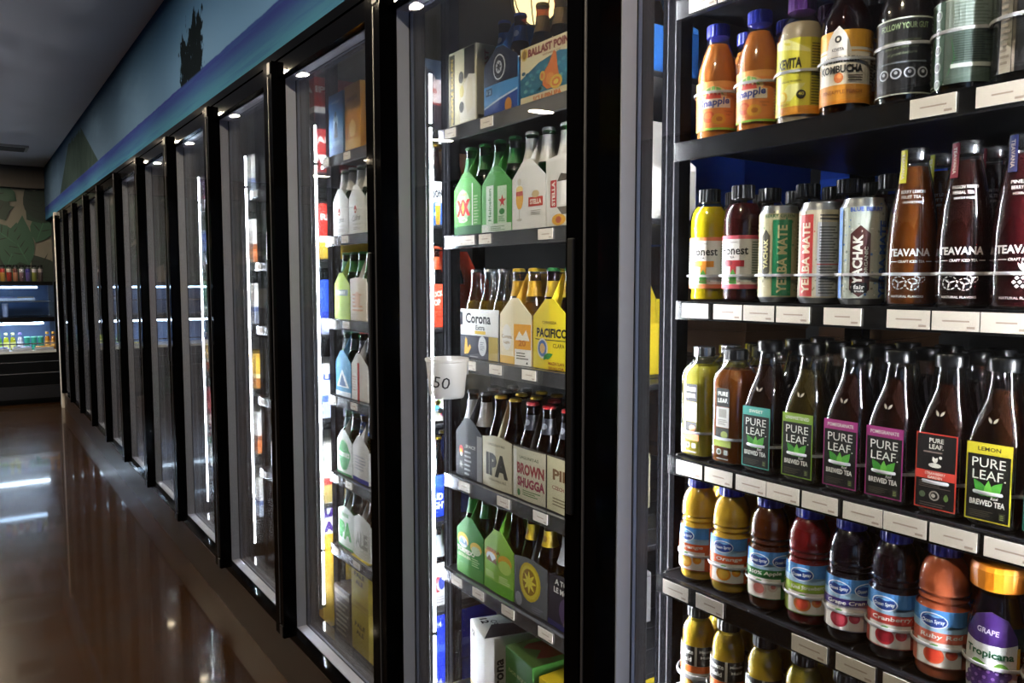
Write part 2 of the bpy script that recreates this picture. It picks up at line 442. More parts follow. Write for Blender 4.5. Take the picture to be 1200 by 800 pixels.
# ------------------------------------------------------------ the glass door cooler
CO = Vector((1.4, 4.6, 0))
cooler = thing('glass_door_cooler', 'long black walk-in cooler with a row of glass doors along the aisle', 'cooler', CO)
OFF = tuple(-CO)
YA, YB = post_y(-2), YEND
def cpart(name, me, loc=(0, 0, 0), label=None):
    return obj(name, me, cooler, tuple(Vector(loc) - CO), 0, label)
CURB = principled('brown_kick_plate', '#2e2018', 0.35, noise=0.2, nscale=4, coat=0.1)
cpart('kick_plate', box_mesh('kick_plate', FX, 0.95, YA, YB, 0, 0.160, CURB))
cpart('header', MB().box(0.918, 0.95, YA, YB, 1.99, HEAD).box(FX + 0.001, 0.918, YA, YB, 2.034, HEAD).mesh('header', BLACK_FRAME))
cpart('sill', box_mesh('sill', 0.918, 0.95, YA, YB, 0.160, 0.205, BLACK_FRAME))
# doors
DW = PITCH / 2 - 0.002; SW = 0.038
XF, XG = 0.822, 0.862                          # front of the door stiles, outer glass
GT, GB = 1.979, 0.189
df = MB()
df.box(XF, XG + 0.052, -DW, -DW + SW, 0.162, 2.028); df.box(XF, XG + 0.052, DW - SW, DW, 0.162, 2.028)
df.box(0.842, XG + 0.052, -DW + SW, DW - SW, GT, 2.028); df.box(0.842, XG + 0.052, -DW + SW, DW - SW, 0.162, GB)
dfm = df.mesh('door_frame', BLACK_FRAME)
G = DW - SW
def ringframe(x0, x1, th):
    m = MB(); m.box(x0, x1, -G, -G + th, GB, GT); m.box(x0, x1, G - th, G, GB, GT)
    m.box(x0, x1, -G + th, G - th, GT - th, GT); m.box(x0, x1, -G + th, G - th, GB, GB + th); return m
sp1 = ringframe(XG + 0.005, XG + 0.036, 0.0025).mesh('spacer', SPACER)
sp2 = ringframe(XG + 0.041, XG + 0.0475, 0.0025).mesh('spacer', SPACER2)
pane = [box_mesh('glass_pane', XG + a, XG + a + 0.004, -G, G, GB, GT, GLASS_DOOR) for a in (0.0, 0.0365, 0.048)]
hy = -DW + 0.020
hdm = box_mesh('handle', XF - 0.007, XF, hy - 0.008, hy + 0.008, 0.95, 1.41, BLACK_TRIM, bevel=0.002)
hgm = [box_mesh('hinge', XF - 0.003, XF, DW - 0.03, DW - 0.005, za, zb, DARK_STEEL) for za, zb in ((1.99, 2.025), (0.165, 0.20))]
gkm = box_mesh('edge_strip', XF - 0.002, XF, DW - 0.009, DW - 0.004, 0.205, 1.985, principled('dull_strip', '#3a3a40', 0.35))
for n in range(-1, 12):
    yc = post_y(n) - PITCH / 2
    d = cpart('door', dfm, (0, yc, 0))
    for q in pane: obj('glass_pane', q, d)
    obj('spacer', sp1, d); obj('spacer', sp2, d); obj('handle', hdm, d); [obj('hinge', q, d) for q in hgm]; obj('edge_strip', gkm, d)
# mullions, shelf uprights, led strips
mum = MB().box(XG + 0.054, 0.948, -0.034, 0.034, 0.16, 2.0).mesh('mullion', principled('dark_mullion', '#0d0c0e', 0.7, spec=0.1, noise=0.1), bevel=0.003)
upm = MB()
upm.box(1.022, 1.05, -0.021, 0.021, 0.02, 2.1); upm.box(1.60, 1.63, -0.021, 0.021, 0.02, 2.1)
upm.box(1.0215, 1.022, -0.010, -0.008, 0.02, 2.1, 1); upm.box(1.0215, 1.022, 0.008, 0.010, 0.02, 2.1, 1)
upm = upm.mesh('upright', [principled('black_upright', '#08080a', 0.9, spec=0.02, noise=0.1), principled('dark_line', '#26262a', 0.6)])
LEDM = emit('led_tube', (0.86, 0.92, 1.0), LED_POWER); LEDN = emit('led_tube_bright', (0.95, 0.96, 1.0), LED_POWER * 4.0); LEDP = emit('led_tube_mid', (0.95, 0.96, 1.0), LED_POWER * 1.5)
tube = MB().lathe([(0.0032, 0.23), (0.0032, 1.855)], 8).mesh('led_tube', LEDM, True); tube_n = MB().lathe([(0.0032, 0.23), (0.0032, 1.855)], 8).mesh('led_tube', LEDN, True); tube_p = MB().lathe([(0.0032, 0.23), (0.0032, 1.855)], 8).mesh('led_tube', LEDP, True)
hous = MB()
hous.box(-0.030, -0.0075, -0.004, 0.004, 0.22, 1.865)
for z in (0.225, 0.42, 1.72, 1.85): hous.box(-0.009, 0.005, -0.0055, 0.0055, z, z + 0.010)
hous = hous.mesh('led_housing', DARK_STEEL)
for n in range(-2, 12):
    y = post_y(n)
    if n > -2 and n < 11: cpart('mullion', mum, (0, y, 0))
    else: cpart('end_post', mum, (0, y + (0.036 if n < 0 else -0.036), 0))
    if n > -2 and n < 11:
        cpart('upright', upm, (0, y, 0))
        lx, ly = (0.972, y - 0.012) if n != 0 else (0.958, y + 0.018)
        h = cpart('led_strip', hous, (lx, ly, 0)); obj('led_tube', tube_n if n < 0 else (tube_p if n == 0 else tube), h)
# inside of the walk-in
INW = principled('dark_panel', '#0e0e10', 0.6, noise=0.1, nscale=3)
cpart('interior_back_panel', box_mesh('interior_back_panel', 3.1, 3.15, YA, YB, 0, 2.25, INW))
cpart('interior_ceiling', box_mesh('interior_ceiling', 0.95, 3.15, YA, YB, 2.25, 2.3, principled('cream_panel', '#8d8672', 0.6, noise=0.05)))
cpart('interior_side_panel', box_mesh('interior_side_panel', 0.95, 3.15, YA - 0.05, YA, 0, 2.3, INW))
cpart('interior_side_panel', box_mesh('interior_side_panel', 0.95, 3.15, YB, YB + 0.05, 0, 2.3, INW))
wl = thing('walk_in_lamp', 'round caged amber lamp on the ceiling inside the cooler', 'lamp', (1.5, 2.02, 2.25))
obj('lamp_base', MB().lathe([(0.075, -0.03), (0.075, 0.0)], 24).mesh('lamp_base', SILVER, True), wl)
obj('lamp_dome', MB().lathe([(0.005, -0.105), (0.035, -0.10), (0.058, -0.08), (0.065, -0.05), (0.065, -0.03)], 24).mesh('lamp_dome', emit('amber_lamp', (1.0, 0.72, 0.3), 2.2), True), wl)
for i in range(4):
    a = math.pi * i / 4
    pth = [(0.078 * math.cos(s) * math.cos(a), 0.078 * math.cos(s) * math.sin(a), -0.03 - 0.088 * math.sin(s)) for s in [math.pi * k / 12 for k in range(13)]]
    obj('cage_wire', MB().tube(pth, 0.002, seg=5).mesh('cage_wire', DARK_STEEL), wl)

# shelves: cooler > shelf > price_rail, price_tag, bottle_ring
def tagmesh(w, h, seed):
    m = MB().box(-0.001, 0.0, -w / 2, w / 2, -h / 2, h / 2); rn = random.Random(seed)
    a = w * rn.uniform(0.2, 0.32); m.box(-0.0012, -0.001, -a, a * 0.9, -0.001, 0.001, 1)
    m.box(-0.0012, -0.001, -w * 0.42, -w * 0.25, -h * 0.38, -h * 0.26, 1)
    return m.mesh('price_tag', [TAGP, principled('faded_ink', '#b9a79a', 0.6)])
TAGS = [tagmesh(0.0565, 0.024, s) for s in range(3)]; TAGS_S = [tagmesh(0.050, 0.022, s + 9) for s in range(2)]
DECK = {}
def deck_mesh(depth):
    if depth not in DECK:
        m = MB(); w = 0.352
        m.box(0, depth, -w, w, -0.008, 0.0)
        for i in range(11): yy = -w + i * (2 * w - 0.003) / 10; m.box(0.012, depth, yy, yy + 0.003, 0, 0.0025, 1)
        DECK[depth] = m.mesh('shelf', [BLACK_TRIM, principled('lane_ridge', '#303033', 0.4)])
    return DECK[depth]
railB = MB().box(-0.008, 0.0, -0.352, 0.352, -0.028, 0.003).box(-0.0095, -0.008, -0.352, 0.352, -0.028, -0.0265).box(-0.0095, -0.008, -0.352, 0.352, 0.0015, 0.003).mesh('price_rail', [principled('black_price_rail', '#17171a', 0.25, coat=0.3)])
railG = MB().box(-0.008, 0.0, -0.352, 0.352, -0.030, 0.002).box(-0.0095, -0.008, -0.352, 0.352, -0.030, -0.028).box(-0.0095, -0.008, -0.352, 0.352, 0.0, 0.002).mesh('price_rail', [RAIL_GREY])
def ring_mesh(rad, z):
    m = MB(); pth = [(0.010, -rad, z)] + [(-rad * math.sin(s), -rad * math.cos(s), z) for s in [math.pi * k / 14 for k in range(15)]] + [(0.010, rad, z)]
    m.tube(pth, 0.0014, 0.0024, 6)
    return m.mesh('bottle_ring', RINGP, True)
def bracket_mesh(rad, z):
    m = MB(); pth = [(0.010, -rad, z)] + [(-rad * math.sin(s), -rad * math.cos(s), z) for s in [math.pi * k / 14 for k in range(15)]] + [(0.010, rad, z)]
    m.tube(pth, 0.0018, 0.004, 6)
    for sg in (-1, 1):
        m.box(0.004, 0.016, sg * rad - 0.0015, sg * rad + 0.0015, 0, z)
        m.box(-0.026, 0.016, sg * rad - 0.0015, sg * rad + 0.0015, 0.004, 0.012)
    return m.mesh('bottle_ring', RINGP, True)
RINGS = {}
def shelf(bay, z, xf, grey=True, tags=(), rings=(), rz=0.055, rad=0.0365, depth=0.58, bracket=False, small=False, axis=0.045):
    yc = post_y(bay) - PITCH / 2
    s = cpart('shelf', deck_mesh(depth), (xf, yc, z))
    obj('price_rail', railG if grey else railB, s)
    for i, y in enumerate(tags):
        obj('price_tag', (TAGS_S[i % 2] if small else TAGS[i % 3]), s, (-0.0097, y - yc, -0.0125))
    if rings:
        k = (round(rad, 4), rz, bracket)
        if k not in RINGS: RINGS[k] = (bracket_mesh if bracket else ring_mesh)(rad, rz)
        for y in rings: obj('bottle_ring', RINGS[k], s, (axis, y - yc, 0))
    return s
# ------------------------------------------------------------ bottles and cans
def sc(prof): return [(q[0] * 1e-3, q[1] * 1e-3) + ((q[2],) if len(q) > 2 else ()) for q in prof]
def label_parts(labels, prof):
    out = []
    for L in labels:
        items = list(L['items']); z0 = L['z'] * 1e-3
        if L.get('flat') is not None:
            mp = map_front(L['flat'] * 1e-3, z0); uc = vc = None
        else:
            mp = map_round(prof, z0); uc = 0.006; vc = L.get('vcut')
        if L.get('bare'):
            out.append((L.get('name', 'lettering'), art('lettering', items, mp, uc, vc, off=0.0004), []))
        else:
            base = art('label', items[:1], mp, uc, vc, off=0.0005)
            subs = [('lettering', art('lettering', items[1:], mp, uc, vc, off=0.0007))] if len(items) > 1 else []
            out.append((L.get('name', 'label'), base, subs))
    return out
def bottle(prof, liq, fill, cap, labels=(), glass=None, seg=28, clear=0.2, wall=2.2, extra=()):
    pr = sc(prof); parts = []
    parts.append(('bottle_body', MB().lathe(pr, seg).mesh('bottle_body', glass or GLASS_PET, True), []))
    if liq:
        lp = [(max(0.003, q[0] - wall * 1e-3), max(q[1], 0.004)) + tuple(q[2:]) for q in pr if q[1] <= fill * 1e-3]
        rl = map_round(pr, 0)(0, fill * 1e-3, 0)
        lp.append((max(0.003, -rl[0] - wall * 1e-3), fill * 1e-3))
        parts.append(('drink', MB().lathe(lp, seg).mesh('drink', liquid(liq, clear), True), []))
    if cap:
        cp, cm, rib = cap
        parts.append(('cap', MB().lathe(sc(cp), 40, rib).mesh('cap', cm, rib == 0), []))
    parts += label_parts(labels, pr); parts += list(extra)
    return parts
def ribcap(r0, z0, z1): return [(r0, z0), (r0 + 0.4, z0 + 1), (r0 + 0.2, z1 - 1.5), (r0 - 1.2, z1)]

# --- orange peach tea
snap_p = [(28, 0), (32, 3), (33, 9), (32.5, 14), (33, 98), (33, 108), (31, 122), (25, 142), (19, 156), (17, 164), (17.5, 167), (15.5, 169), (15.5, 186)]
snap_i = [r(-103, 0, 103, 78, '#f69650'), r(-103, 68, 103, 78, '#f8ac60'), r(-103, 0, 103, 3.5, '#9ccb4e'),
          e(0, 56, 22, 14, '#f9d39a'), p([(-17, 54), (-11, 66), (0, 70), (11, 66), (17, 54), (10, 60), (0, 63), (-10, 60)], '#7fc25a'),
          p([(-13, 50), (-10, 60), (-6, 55), (-3, 62), (0, 56), (3, 62), (6, 55), (10, 60), (13, 50)], '#e2503c'),
          r(-26, 35, 28, 50, '#f7e3cf'), t('Snapple', 1, 43, 15, '#2c3c98', 50, 0.03, 6, 0.15),
          e(-7, 21, 10, 9.5, '#e8613c'), e(-8, 23, 6, 5, '#f08a4a'), e(9, 17, 11, 9, '#f3b23f'), e(10, 17, 5, 4, '#c9762c'),
          t('PEACH', 24, 29, 3, '#a4512c', 13), t('TEA', 24, 24, 3, '#a4512c', 8), lines(38, 10, 62, 66, 12, '#f7c79a'), lines(-70, 10, -45, 66, 12, '#f7c79a')]
SNAP = bottle(snap_p, '#d8843c', 158, (ribcap(18.5, 170, 190), PLASTIC('#2330a8'), 0.04), [dict(items=snap_i, z=16)], clear=0.12)
# --- lemon probiotic drink
kev_p = [(29, 0), (33, 3), (34, 10), (34, 120), (33, 132), (29, 146), (22, 158), (18, 163), (17, 168), (17, 188)]
kev_i = [r(-106, 0, 106, 110, '#dfd537'), r(26, 0, 60, 110, '#b6ab2d'), lines(28, 14, 57, 104, 22, '#4d4a1c'), p([(-30, 0), (26, 0), (26, 96), (-30, 110)], '#e9e04a'),
         p([(-30, 110), (-8, 110), (26, 92), (26, 88), (-30, 98)], '#f2edA0'), r(-30, 0, 60, 12, '#e79a35'), t('KEVITA', -4, 74, 15, '#15150f', 36, 0.04),
         t('SPARKLING PROBIOTIC', -2, 48, 3, '#6a6524', 34), p([(-24, 20), (-4, 44), (20, 44), (0, 20)], '#f3ee9a'), e(-14, 26, 9, 9, '#f0c83a'), e(-14, 26, 6, 6, '#f7ea86'),
         e(14, 28, 6.5, 6.5, '#23230f'), t('40', 14, 29, 5, '#e9e04a', 8), t('LEMON', -12, 15, 4, '#c27a1e', 20), lines(-60, 10, -34, 100, 16, '#b0a72c')]
KEV = bottle(kev_p, '#c8b698', 150, (ribcap(19.5, 168, 192), PLASTIC('#5a2a78'), 0.04), [dict(items=kev_i, z=14)], clear=0.05)
# --- peach kombucha
kom_i = [r(-106, 0, 106, 100, '#f0e6d6'), r(-106, 76, 106, 100, '#efae33'), r(-106, 70, 106, 72, '#efae33'), r(-106, 0, 106, 26, '#eda23a'), r(-106, 0, 106, 4, '#e78f2c'),
         p([(-17, 66), (-13, 88), (-6, 100), (1, 106), (8, 98), (14, 86), (18, 66)], '#f4efe8'), e(0, 88, 4.5, 5, '#252525'), e(0, 88, 2, 2.4, '#e6dccb'),
         t('KEVITA', 0, 74, 4.5, '#252525', 16), t('MASTER BREW', 4, 60, 8, '#191919', 50, 0.03), t('KOMBUCHA', 4, 47, 11, '#191919', 58, 0.04), e(2, 35, 6, 7, '#d9773a'), e(3, 37, 3, 3, '#eda468'),
         lines(14, 30, 34, 40, 3, '#5a4a38'), t('PINEAPPLE PEACH', 6, 16, 5.5, '#a4551c', 52), lines(-66, 28, -40, 66, 9, '#8c7a64'), lines(46, 28, 74, 66, 9, '#8c7a64')]
KOM = bottle(kev_p, '#4a2410', 176, (ribcap(18, 170, 192), BLACKCAP, 0.03), [dict(items=kom_i, z=16)], glass=GLASS_BROWN, clear=0.2)
# --- dark kombucha with black label
gt_p = [(30, 0), (34, 3), (35, 10), (35, 112), (34, 124), (29, 142), (20, 160), (17, 168), (17, 190)]
gt_i = [r(-109, 0, 109, 98, '#1b1c20'), r(-109, 96, 109, 98, '#c9cfc2'), r(-109, 0, 109, 1.6, '#c9cfc2'), t('FOLLOW YOUR GUT', 2, 87, 8, '#9fb58a', 60, 0.03),
        t('Get in tune with your', 0, 68, 5, '#8d9a7c', 46, 0.01, 3, 0.3), t('body and the bounty', 0, 60, 5, '#8d9a7c', 42, 0.01, 3, 0.3), t('of good bacteria', 0, 52, 5, '#8d9a7c', 36, 0.01, 3, 0.3),
        r(-26, 40, 30, 42, '#77808a'), [e(-22 + 16 * i, 27, 7, 7, '#c8ccd8') for i in range(4)], [e(-22 + 16 * i, 27, 5, 5, '#20222c') for i in range(4)],
        [e(-22 + 16 * i, 28, 2.2, 2.2, '#c8ccd8') for i in range(4)], lines(44, 10, 76, 88, 16, '#5a5f58'), lines(-78, 10, -48, 88, 16, '#5a5f58')]
GTB = bottle(gt_p, '#1c0f0a', 150, (ribcap(18, 172, 194), BLACKCAP, 0.03), [dict(items=gt_i, z=12)], glass=GLASS_CLEAR, clear=0.1)
gr_i = [r(-109, 0, 109, 102, '#36483f'), r(-109, 100, 109, 102, '#c9d2c8'), r(-109, 0, 109, 2, '#c9d2c8'), r(-34, 0, -17, 102, '#174a2c'), r(-16, 0, 44, 100, '#5b6c64'), r(-16, 62, 44, 100, '#93a198'),
        [e(-26, 86 - 21 * i, 5.5, 6.5, '#a9bdb0') for i in range(5)], [e(-26, 86 - 21 * i, 3.8, 4.6, '#2b4436') for i in range(5)], p([(-14, 4), (-5, 30), (-9, 60), (-3, 30)], '#3c8f4a'),
        lines(-6, 66, 40, 98, 8, '#6d7c74'), lines(-6, 26, 40, 60, 12, '#2c3a34'), r(-8, 18, 42, 23, '#d5dcd5'), lines(-60, 8, -38, 98, 12, '#8a958c')]
GRN = bottle(gt_p, '#1a1410', 150, (ribcap(18, 172, 194), BLACKCAP, 0.03), [dict(items=gr_i, z=12)], glass=GLASS_CLEAR, clear=0.1)
cr_i = [r(-109, 0, 109, 120, '#16161a'), r(-26, 0, -12, 120, '#d8d0c4'), r(-11, 0, -8, 120, '#8a7f74'), lines(-25, 10, -13, 110, 14, '#a89c8e'), lines(4, 14, 40, 100, 10, '#3a3a40')]
CRM = bottle(gt_p, '#1a1410', 150, (ribcap(18, 172, 194), BLACKCAP, 0.03), [dict(items=cr_i, z=12)], glass=GLASS_CLEAR, clear=0.1)
# --- organic tea with white label
hon_p = [(26, 0), (30, 3), (31, 10), (30, 18), (31, 24), (31, 108), (32, 118), (32, 136), (29, 150), (22, 162), (17, 168), (17, 184)]
def hon_i(c, fruit, txt):
    return [r(-97, 0, 97, 86, '#efece6'), r(-97, 80, 97, 86, c), r(-97, 0, 97, 7, c), r(-97, 7, 97, 11, '#f3d9cf'), t('ORGANIC', 0, 75, 2.6, '#6b6b60', 16), t('Honest', 0, 62, 14, '#1c1c1a', 48, 0.02),
            t('TEA', -2, 51, 3.6, '#3a3a30', 10), p([(-16, 36), (-16, 46), (18, 46), (18, 36), (6, 36), (6, 22), (-4, 22), (-4, 36)], fruit), e(-8, 42, 8, 5, '#e3a63a' if fruit != '#b5343a' else '#8c2430'),
            p([(-6, 8), (-5, 22), (1, 32), (6, 22), (7, 8)], '#4d9c3e'), t(txt[0], 0, 17, 3.4, '#3f7f35', 16), t(txt[1], 0, 12, 3, '#7a3a34', 26), lines(30, 12, 58, 78, 16, '#7f9180'), r(29, 10, 29.8, 80, '#c6c6bc'), lines(-60, 12, -32, 78, 14, '#9aa596')]
HON1 = bottle(hon_p, '#d6c218', 160, (ribcap(18.5, 168, 190), BLACKCAP, 0.05), [dict(items=hon_i('#ef8a5a', '#dc8d2e', ('HONEY', 'GREEN TEA')), z=22)], clear=0.12)
HON2 = bottle(hon_p, '#3d0f10', 160, (ribcap(18.5, 168, 190), BLACKCAP, 0.05), [dict(items=hon_i('#cf5a68', '#b5343a', ('BERRY', 'HIBISCUS TEA')), z=22)], clear=0.15)
# --- tall tea cans
can_p = [(24, 0), (26, 1.5), (30.5, 10), (30.5, 138), (26.5, 147), (26.2, 150), (25, 150), (24.5, 147.5)]
def speck(seed, c, n=70, lo=4, hi=134):
    rn = random.Random(seed); return [e(rn.uniform(-92, 92), rn.uniform(lo, hi), rn.uniform(0.8, 2.2), rn.uniform(0.8, 2.2), c, 6) for _ in range(n)]
def can(items):
    pr = sc(can_p)
    base = MB().lathe(pr[1:6], 32).mesh('can_body', principled('can_aluminium', '#aeb0b2', 0.28, metal=0.9), True)
    lid = MB().lathe([(0.0245, 0.1475), (0.0262, 0.1502), (0.0255, 0.151), (0.024, 0.1485)], 32).mesh('lid', SILVER, True)
    return [('can_body', base, []), ('lid', lid, [])] + label_parts([dict(items=items, z=8, name='printed_sleeve')], pr)
can_g = [r(-95, 2, 95, 130, '#b9b088'), speck(1, '#7f7a52'), speck(2, '#d8d0ac'), speck(3, '#5c8a5c', 30), r(-4, 4, 24, 120, '#1f7a4e'), t('YERBA MATE', 10, 60, 14, '#c9c08c', 104, 0.03, 90), r(-22, 40, -8, 96, '#3a3420'),
         p([(-22, 96), (-15, 106), (-8, 96)], '#3a3420'), p([(-22, 40), (-15, 30), (-8, 40)], '#3a3420'), t('YACHAK', -15, 68, 8, '#d6c98c', 46, 0.03, 90), t('BERRY GREEN', 6, 126, 5, '#3d6b46', 44), lines(34, 10, 58, 120, 20, '#77704a'), lines(-70, 10, -36, 120, 14, '#8c855c')]
can_r = [r(-95, 2, 95, 130, '#c4b9a0'), speck(4, '#8c8566'), speck(5, '#c05a52', 40), r(-26, 4, -4, 124, '#c8403e'), t('YERBA MATE', -15, 60, 13, '#ecd6b8', 104, 0.03, 90), r(2, 4, 36, 112, '#a9abae'), lines(5, 8, 33, 108, 24, '#55585c'), lines(5, 116, 33, 126, 2, '#4a4a4a'), r(2, 50, 36, 51.5, '#b8474a'), lines(42, 10, 66, 120, 16, '#8c8566')]
can_b = [r(-95, 2, 95, 130, '#b7c0b4'), speck(6, '#7f8a7a'), speck(7, '#5b86c0', 50), speck(8, '#dfe4da', 50), p([(-13, 14), (-13, 92), (0, 104), (13, 92), (13, 14), (0, 4)], '#4a2422'), t('YACHAK', -3, 56, 13, '#d9dcd0', 70, 0.04, 90), t('ORGANIC', 8, 54, 4.5, '#d9dcd0', 40, 0.02, 90),
         t('BLUE BERRY', 8, 126, 6, '#2c52b8', 44, 0.03), r(-10, 10, 10, 24, '#17181a'), t('fair', 0, 18, 6, '#e6e6e0', 14), t('trade', 0, 12.5, 3, '#e6e6e0', 12), t('YERBA MATE', 32, 56, 13, '#3a66b8', 108, 0.04, 90), r(-34, 2, -26, 130, '#3b74c4')]
CANG, CANR, CANB = can(can_g), can(can_r), can(can_b)
# --- craft iced tea, printed clear glass
tea_p = [(28.5, 0), (31.4, 3), (32.3, 8), (32.3, 60), (31.6, 90), (28.4, 125), (22, 165), (18, 184), (16.5, 190), (16.5, 206)]
WHT = '#e9e6e6'
def tea_art(l1, l2, l3, fruit):
    it = [t('TEAVANA', 0, 72, 10, WHT, 54, 0.03), t('CRAFT ICED TEA', 4, 60, 3.4, WHT, 32), r(-24, 59.6, -14, 60.4, WHT), r(22, 59.6, 30, 60.4, WHT), t('NATURAL FLAVORS', 0, 14, 3, WHT, 40)]
    if fruit == 'pine':
        for i in range(4):
            for j in range(3 if i % 2 == 0 else 4): it.append(p([(4 + (j - 1 - 0.5 * (i % 2)) * 6 + d[0], 28 + i * 5 + d[1]) for d in ((-2.4, 0), (0, 2.4), (2.4, 0), (0, -2.4))], WHT))
        for a in (60, 80, 100, 120): it.append(leaf(4, 46, 12, 1.6, a, WHT))
    else:
        for cx, cy, rr in ((-10, 32, 9), (6, 30, 8), (14, 38, 6)):
            for k in range(10):
                a = 2 * math.pi * k / 10; it.append(p([(cx + rr * math.cos(a + d) * s, cy + rr * math.sin(a + d) * s) for d, s in ((0, 1), (0.42, 1), (0.42, 0.86), (0, 0.86))], WHT))
            if fruit == 'citrus':
                for k in range(3): it.append(leaf(cx, cy, rr * 0.8, 1, k * 120 + 20, WHT))
    it2 = [t(l1, 2, 0, 4.2, WHT, 30), t(l2, 0, -7, 4.2, WHT, 24), t(l3, 2, -14, 3, WHT, 24)]
    return it, [(k[0], k[1], k[2], k[3] + 152, *k[4:]) for k in it2]
def teav(liq, strip, cap_txt, l1, l2, l3, fruit, clear=0.2):
    a, b = tea_art(l1, l2, l3, fruit)
    strip_p = [(16.6, 150), (17.2, 206), (17.2, 206.5)]
    st = [r(-18, 0, -7, 44, strip), t('TEAVANA', -12.5, 22, 5, '#e8d8d0', 34, 0.02, -90)]
    pr = sc(tea_p)
    stm = map_round(sc([(26, 150), (22.6, 165), (18.5, 184), (18.3, 190), (18.3, 208)]), 0.164)
    return bottle(tea_p, liq, 186, ([(17.3, 194), (17.8, 195), (17.8, 208), (17, 210)], SILVER, 0.0), [dict(items=a, z=0, bare=True, vcut=0.02), dict(items=b, z=0, bare=True, vcut=0.02)], glass=GLASS_CLEAR, clear=clear,
                  extra=[('neck_seal', art('neck_seal', st[:1], stm, 0.004, 0.006, off=0.0006), [('lettering', art('lettering', st[1:], stm, 0.004, 0.006, off=0.0008))])])
TEA1 = teav('#8a4a18', '#d8cf2e', '', 'BERRY LEMON', 'FRUIT TEA', 'UNSWEETENED', 'citrus')
TEA2 = teav('#33100a', '#8c1f38', '', 'PASSION TANGO', 'HERBAL TEA', 'LIGHTLY SWEET', 'citrus')
TEA3 = teav('#4a1016', '#3a3f7c', '', 'PINEAPPLE', 'BERRY BLUE', 'HERBAL TEA', 'pine')
# --- square glass tea bottles
leaf_p = [(27, 0, 5), (30.2, 4, 5), (30.7, 10, 6), (30.7, 96, 6), (30, 108, 5), (27, 126, 4), (22.5, 146, 2.6), (19, 162, 2), (17, 176, 2), (16, 188, 2), (18, 191, 2), (18, 194, 2), (15.5, 196, 2), (15.5, 203, 2)]
def leaf_lab(c, fl, dark=None):
    return [r(-26, 0, 26, 96, c), r(-24.4, 1.6, 24.4, 82, '#15130f'), r(-24.4, 84, 24.4, 94.5, c), t(fl, 0, 89, 5, dark or '#e8e4da', min(40, 5.2 * len(fl)), 0.02),
            t('PURE', 0, 72, 11.5, '#efece4', 38, 0.0), t('LEAF.', 1, 57, 11.5, '#efece4', 38, 0.0), leaf(0, 32, 24, 6.5, 145, '#3f8f33', -0.25), leaf(0, 32, 24, 6.5, 35, '#57ab3e', 0.25), leaf(0, 31, 20, 4.2, 88, '#6dbb4a'),
            t('Real', 8, 30, 4, '#efece4', 9, 0.01, 8, 0.3), t('BREWED TEA', 0, 23, 7, '#efece4', 40, 0.03), lines(-20, 5, 8, 14, 4, '#4c463a'), r(14, 5, 21, 14, '#3a3a2e'), lines(15, 6, 20, 13, 3, '#8a9a5a')]
def leaf_lab_red():
    c = '#d6493b'
    return [r(-26, 0, 26, 98, c), r(-24.4, 1.6, 24.4, 96.4, '#181414'), t('PURE', 0, 89, 6, '#efece4', 18), t('LEAF.', 0, 81, 6, '#efece4', 18), lines(-16, 73, 18, 77, 1, '#8a7a72'),
            e(-1, 57, 8, 3, '#efece4'), leaf(-2, 60, 9, 2.4, 60, '#efece4'), leaf(0, 60, 9, 2.4, 115, '#efece4'), e(6, 68, 2, 2, '#efece4'), r(-24.4, 39, 24.4, 50, c), t('STRAWBERRY', 0, 46.4, 3.6, '#f0dcd0', 26), t('GARDEN', 0, 41.6, 3.4, '#f0dcd0', 18),
            lines(-20, 28, 20, 37, 4, '#6e615c'), e(0, 18, 6.5, 6.5, '#a9a49c'), e(0, 18, 4.6, 4.6, '#2c2826'), e(-1, 18, 2.6, 2.6, '#c8c4bc'), e(-15, 18, 4, 4, '#5d6d50'), leaf(15, 13, 10, 3, 90, '#6a8a4a'), lines(-18, 4, 18, 10, 2, '#5a504c')]
LEAFCAP = ([(18.5, 190), (19.4, 191), (19.4, 204), (18, 207), (6, 207.6)], BLACKCAP, 0.0)
EMB = [dict(items=[leaf(-1, 0 + 128, 9, 1.6, 120, '#b8b2a4'), leaf(1, 128, 9, 1.6, 55, '#b8b2a4')], z=0, bare=True, name='embossed_leaf')]
def pleaf(lab, liq, clear=0.25):
    return bottle(leaf_p, liq, 168, LEAFCAP, [dict(items=lab, z=8, flat=30.7)] + EMB, glass=GLASS_CLEAR, seg=40, clear=clear)
PL = [pleaf(leaf_lab('#4aa596', 'SWEET'), '#3a1c0c'), pleaf(leaf_lab('#86ab3a', 'UNSWEETENED'), '#57481a'), pleaf(leaf_lab('#a83a82', 'POMEGRANATE'), '#38180c'),
      pleaf(leaf_lab_red(), '#38180c'), pleaf(leaf_lab('#ddd03a', 'LEMON', '#3a3510'), '#3d1f0e')]
herb_p = [(26, 0, 5), (30, 4, 5), (30.5, 10, 5), (30.5, 136, 5), (29, 148, 4), (24, 160, 2.6), (18, 168, 2), (17, 172, 2), (17, 184, 2)]
def herb_i(c):
    return [r(-13, 92, 13, 122, '#15140f'), t('PURE', 0, 113, 7, '#e9e6dc', 20), t('LEAF.', 0, 102, 7, '#e9e6dc', 20), r(-13, 58, 13, 91, '#b9b6ae'), r(-8, 74, 8, 88, '#8d8a82'), lines(-10, 62, 10, 72, 4, '#6c6a62'),
            r(-13, 36, 13, 57, '#2a2a1e'), e(4, 46, 7, 6, '#b98a5a' if c == '#e8742e' else '#7d8a3a'), r(-18, 26, 18, 37, c), e(-6, 17, 5, 5, '#d9d6cc'), e(-6, 17, 3.6, 3.6, '#6a6a52'), r(4, 13, 12, 21, '#c9c6bc'), lines(-10, 5, 14, 9, 1, '#cfccc0')]
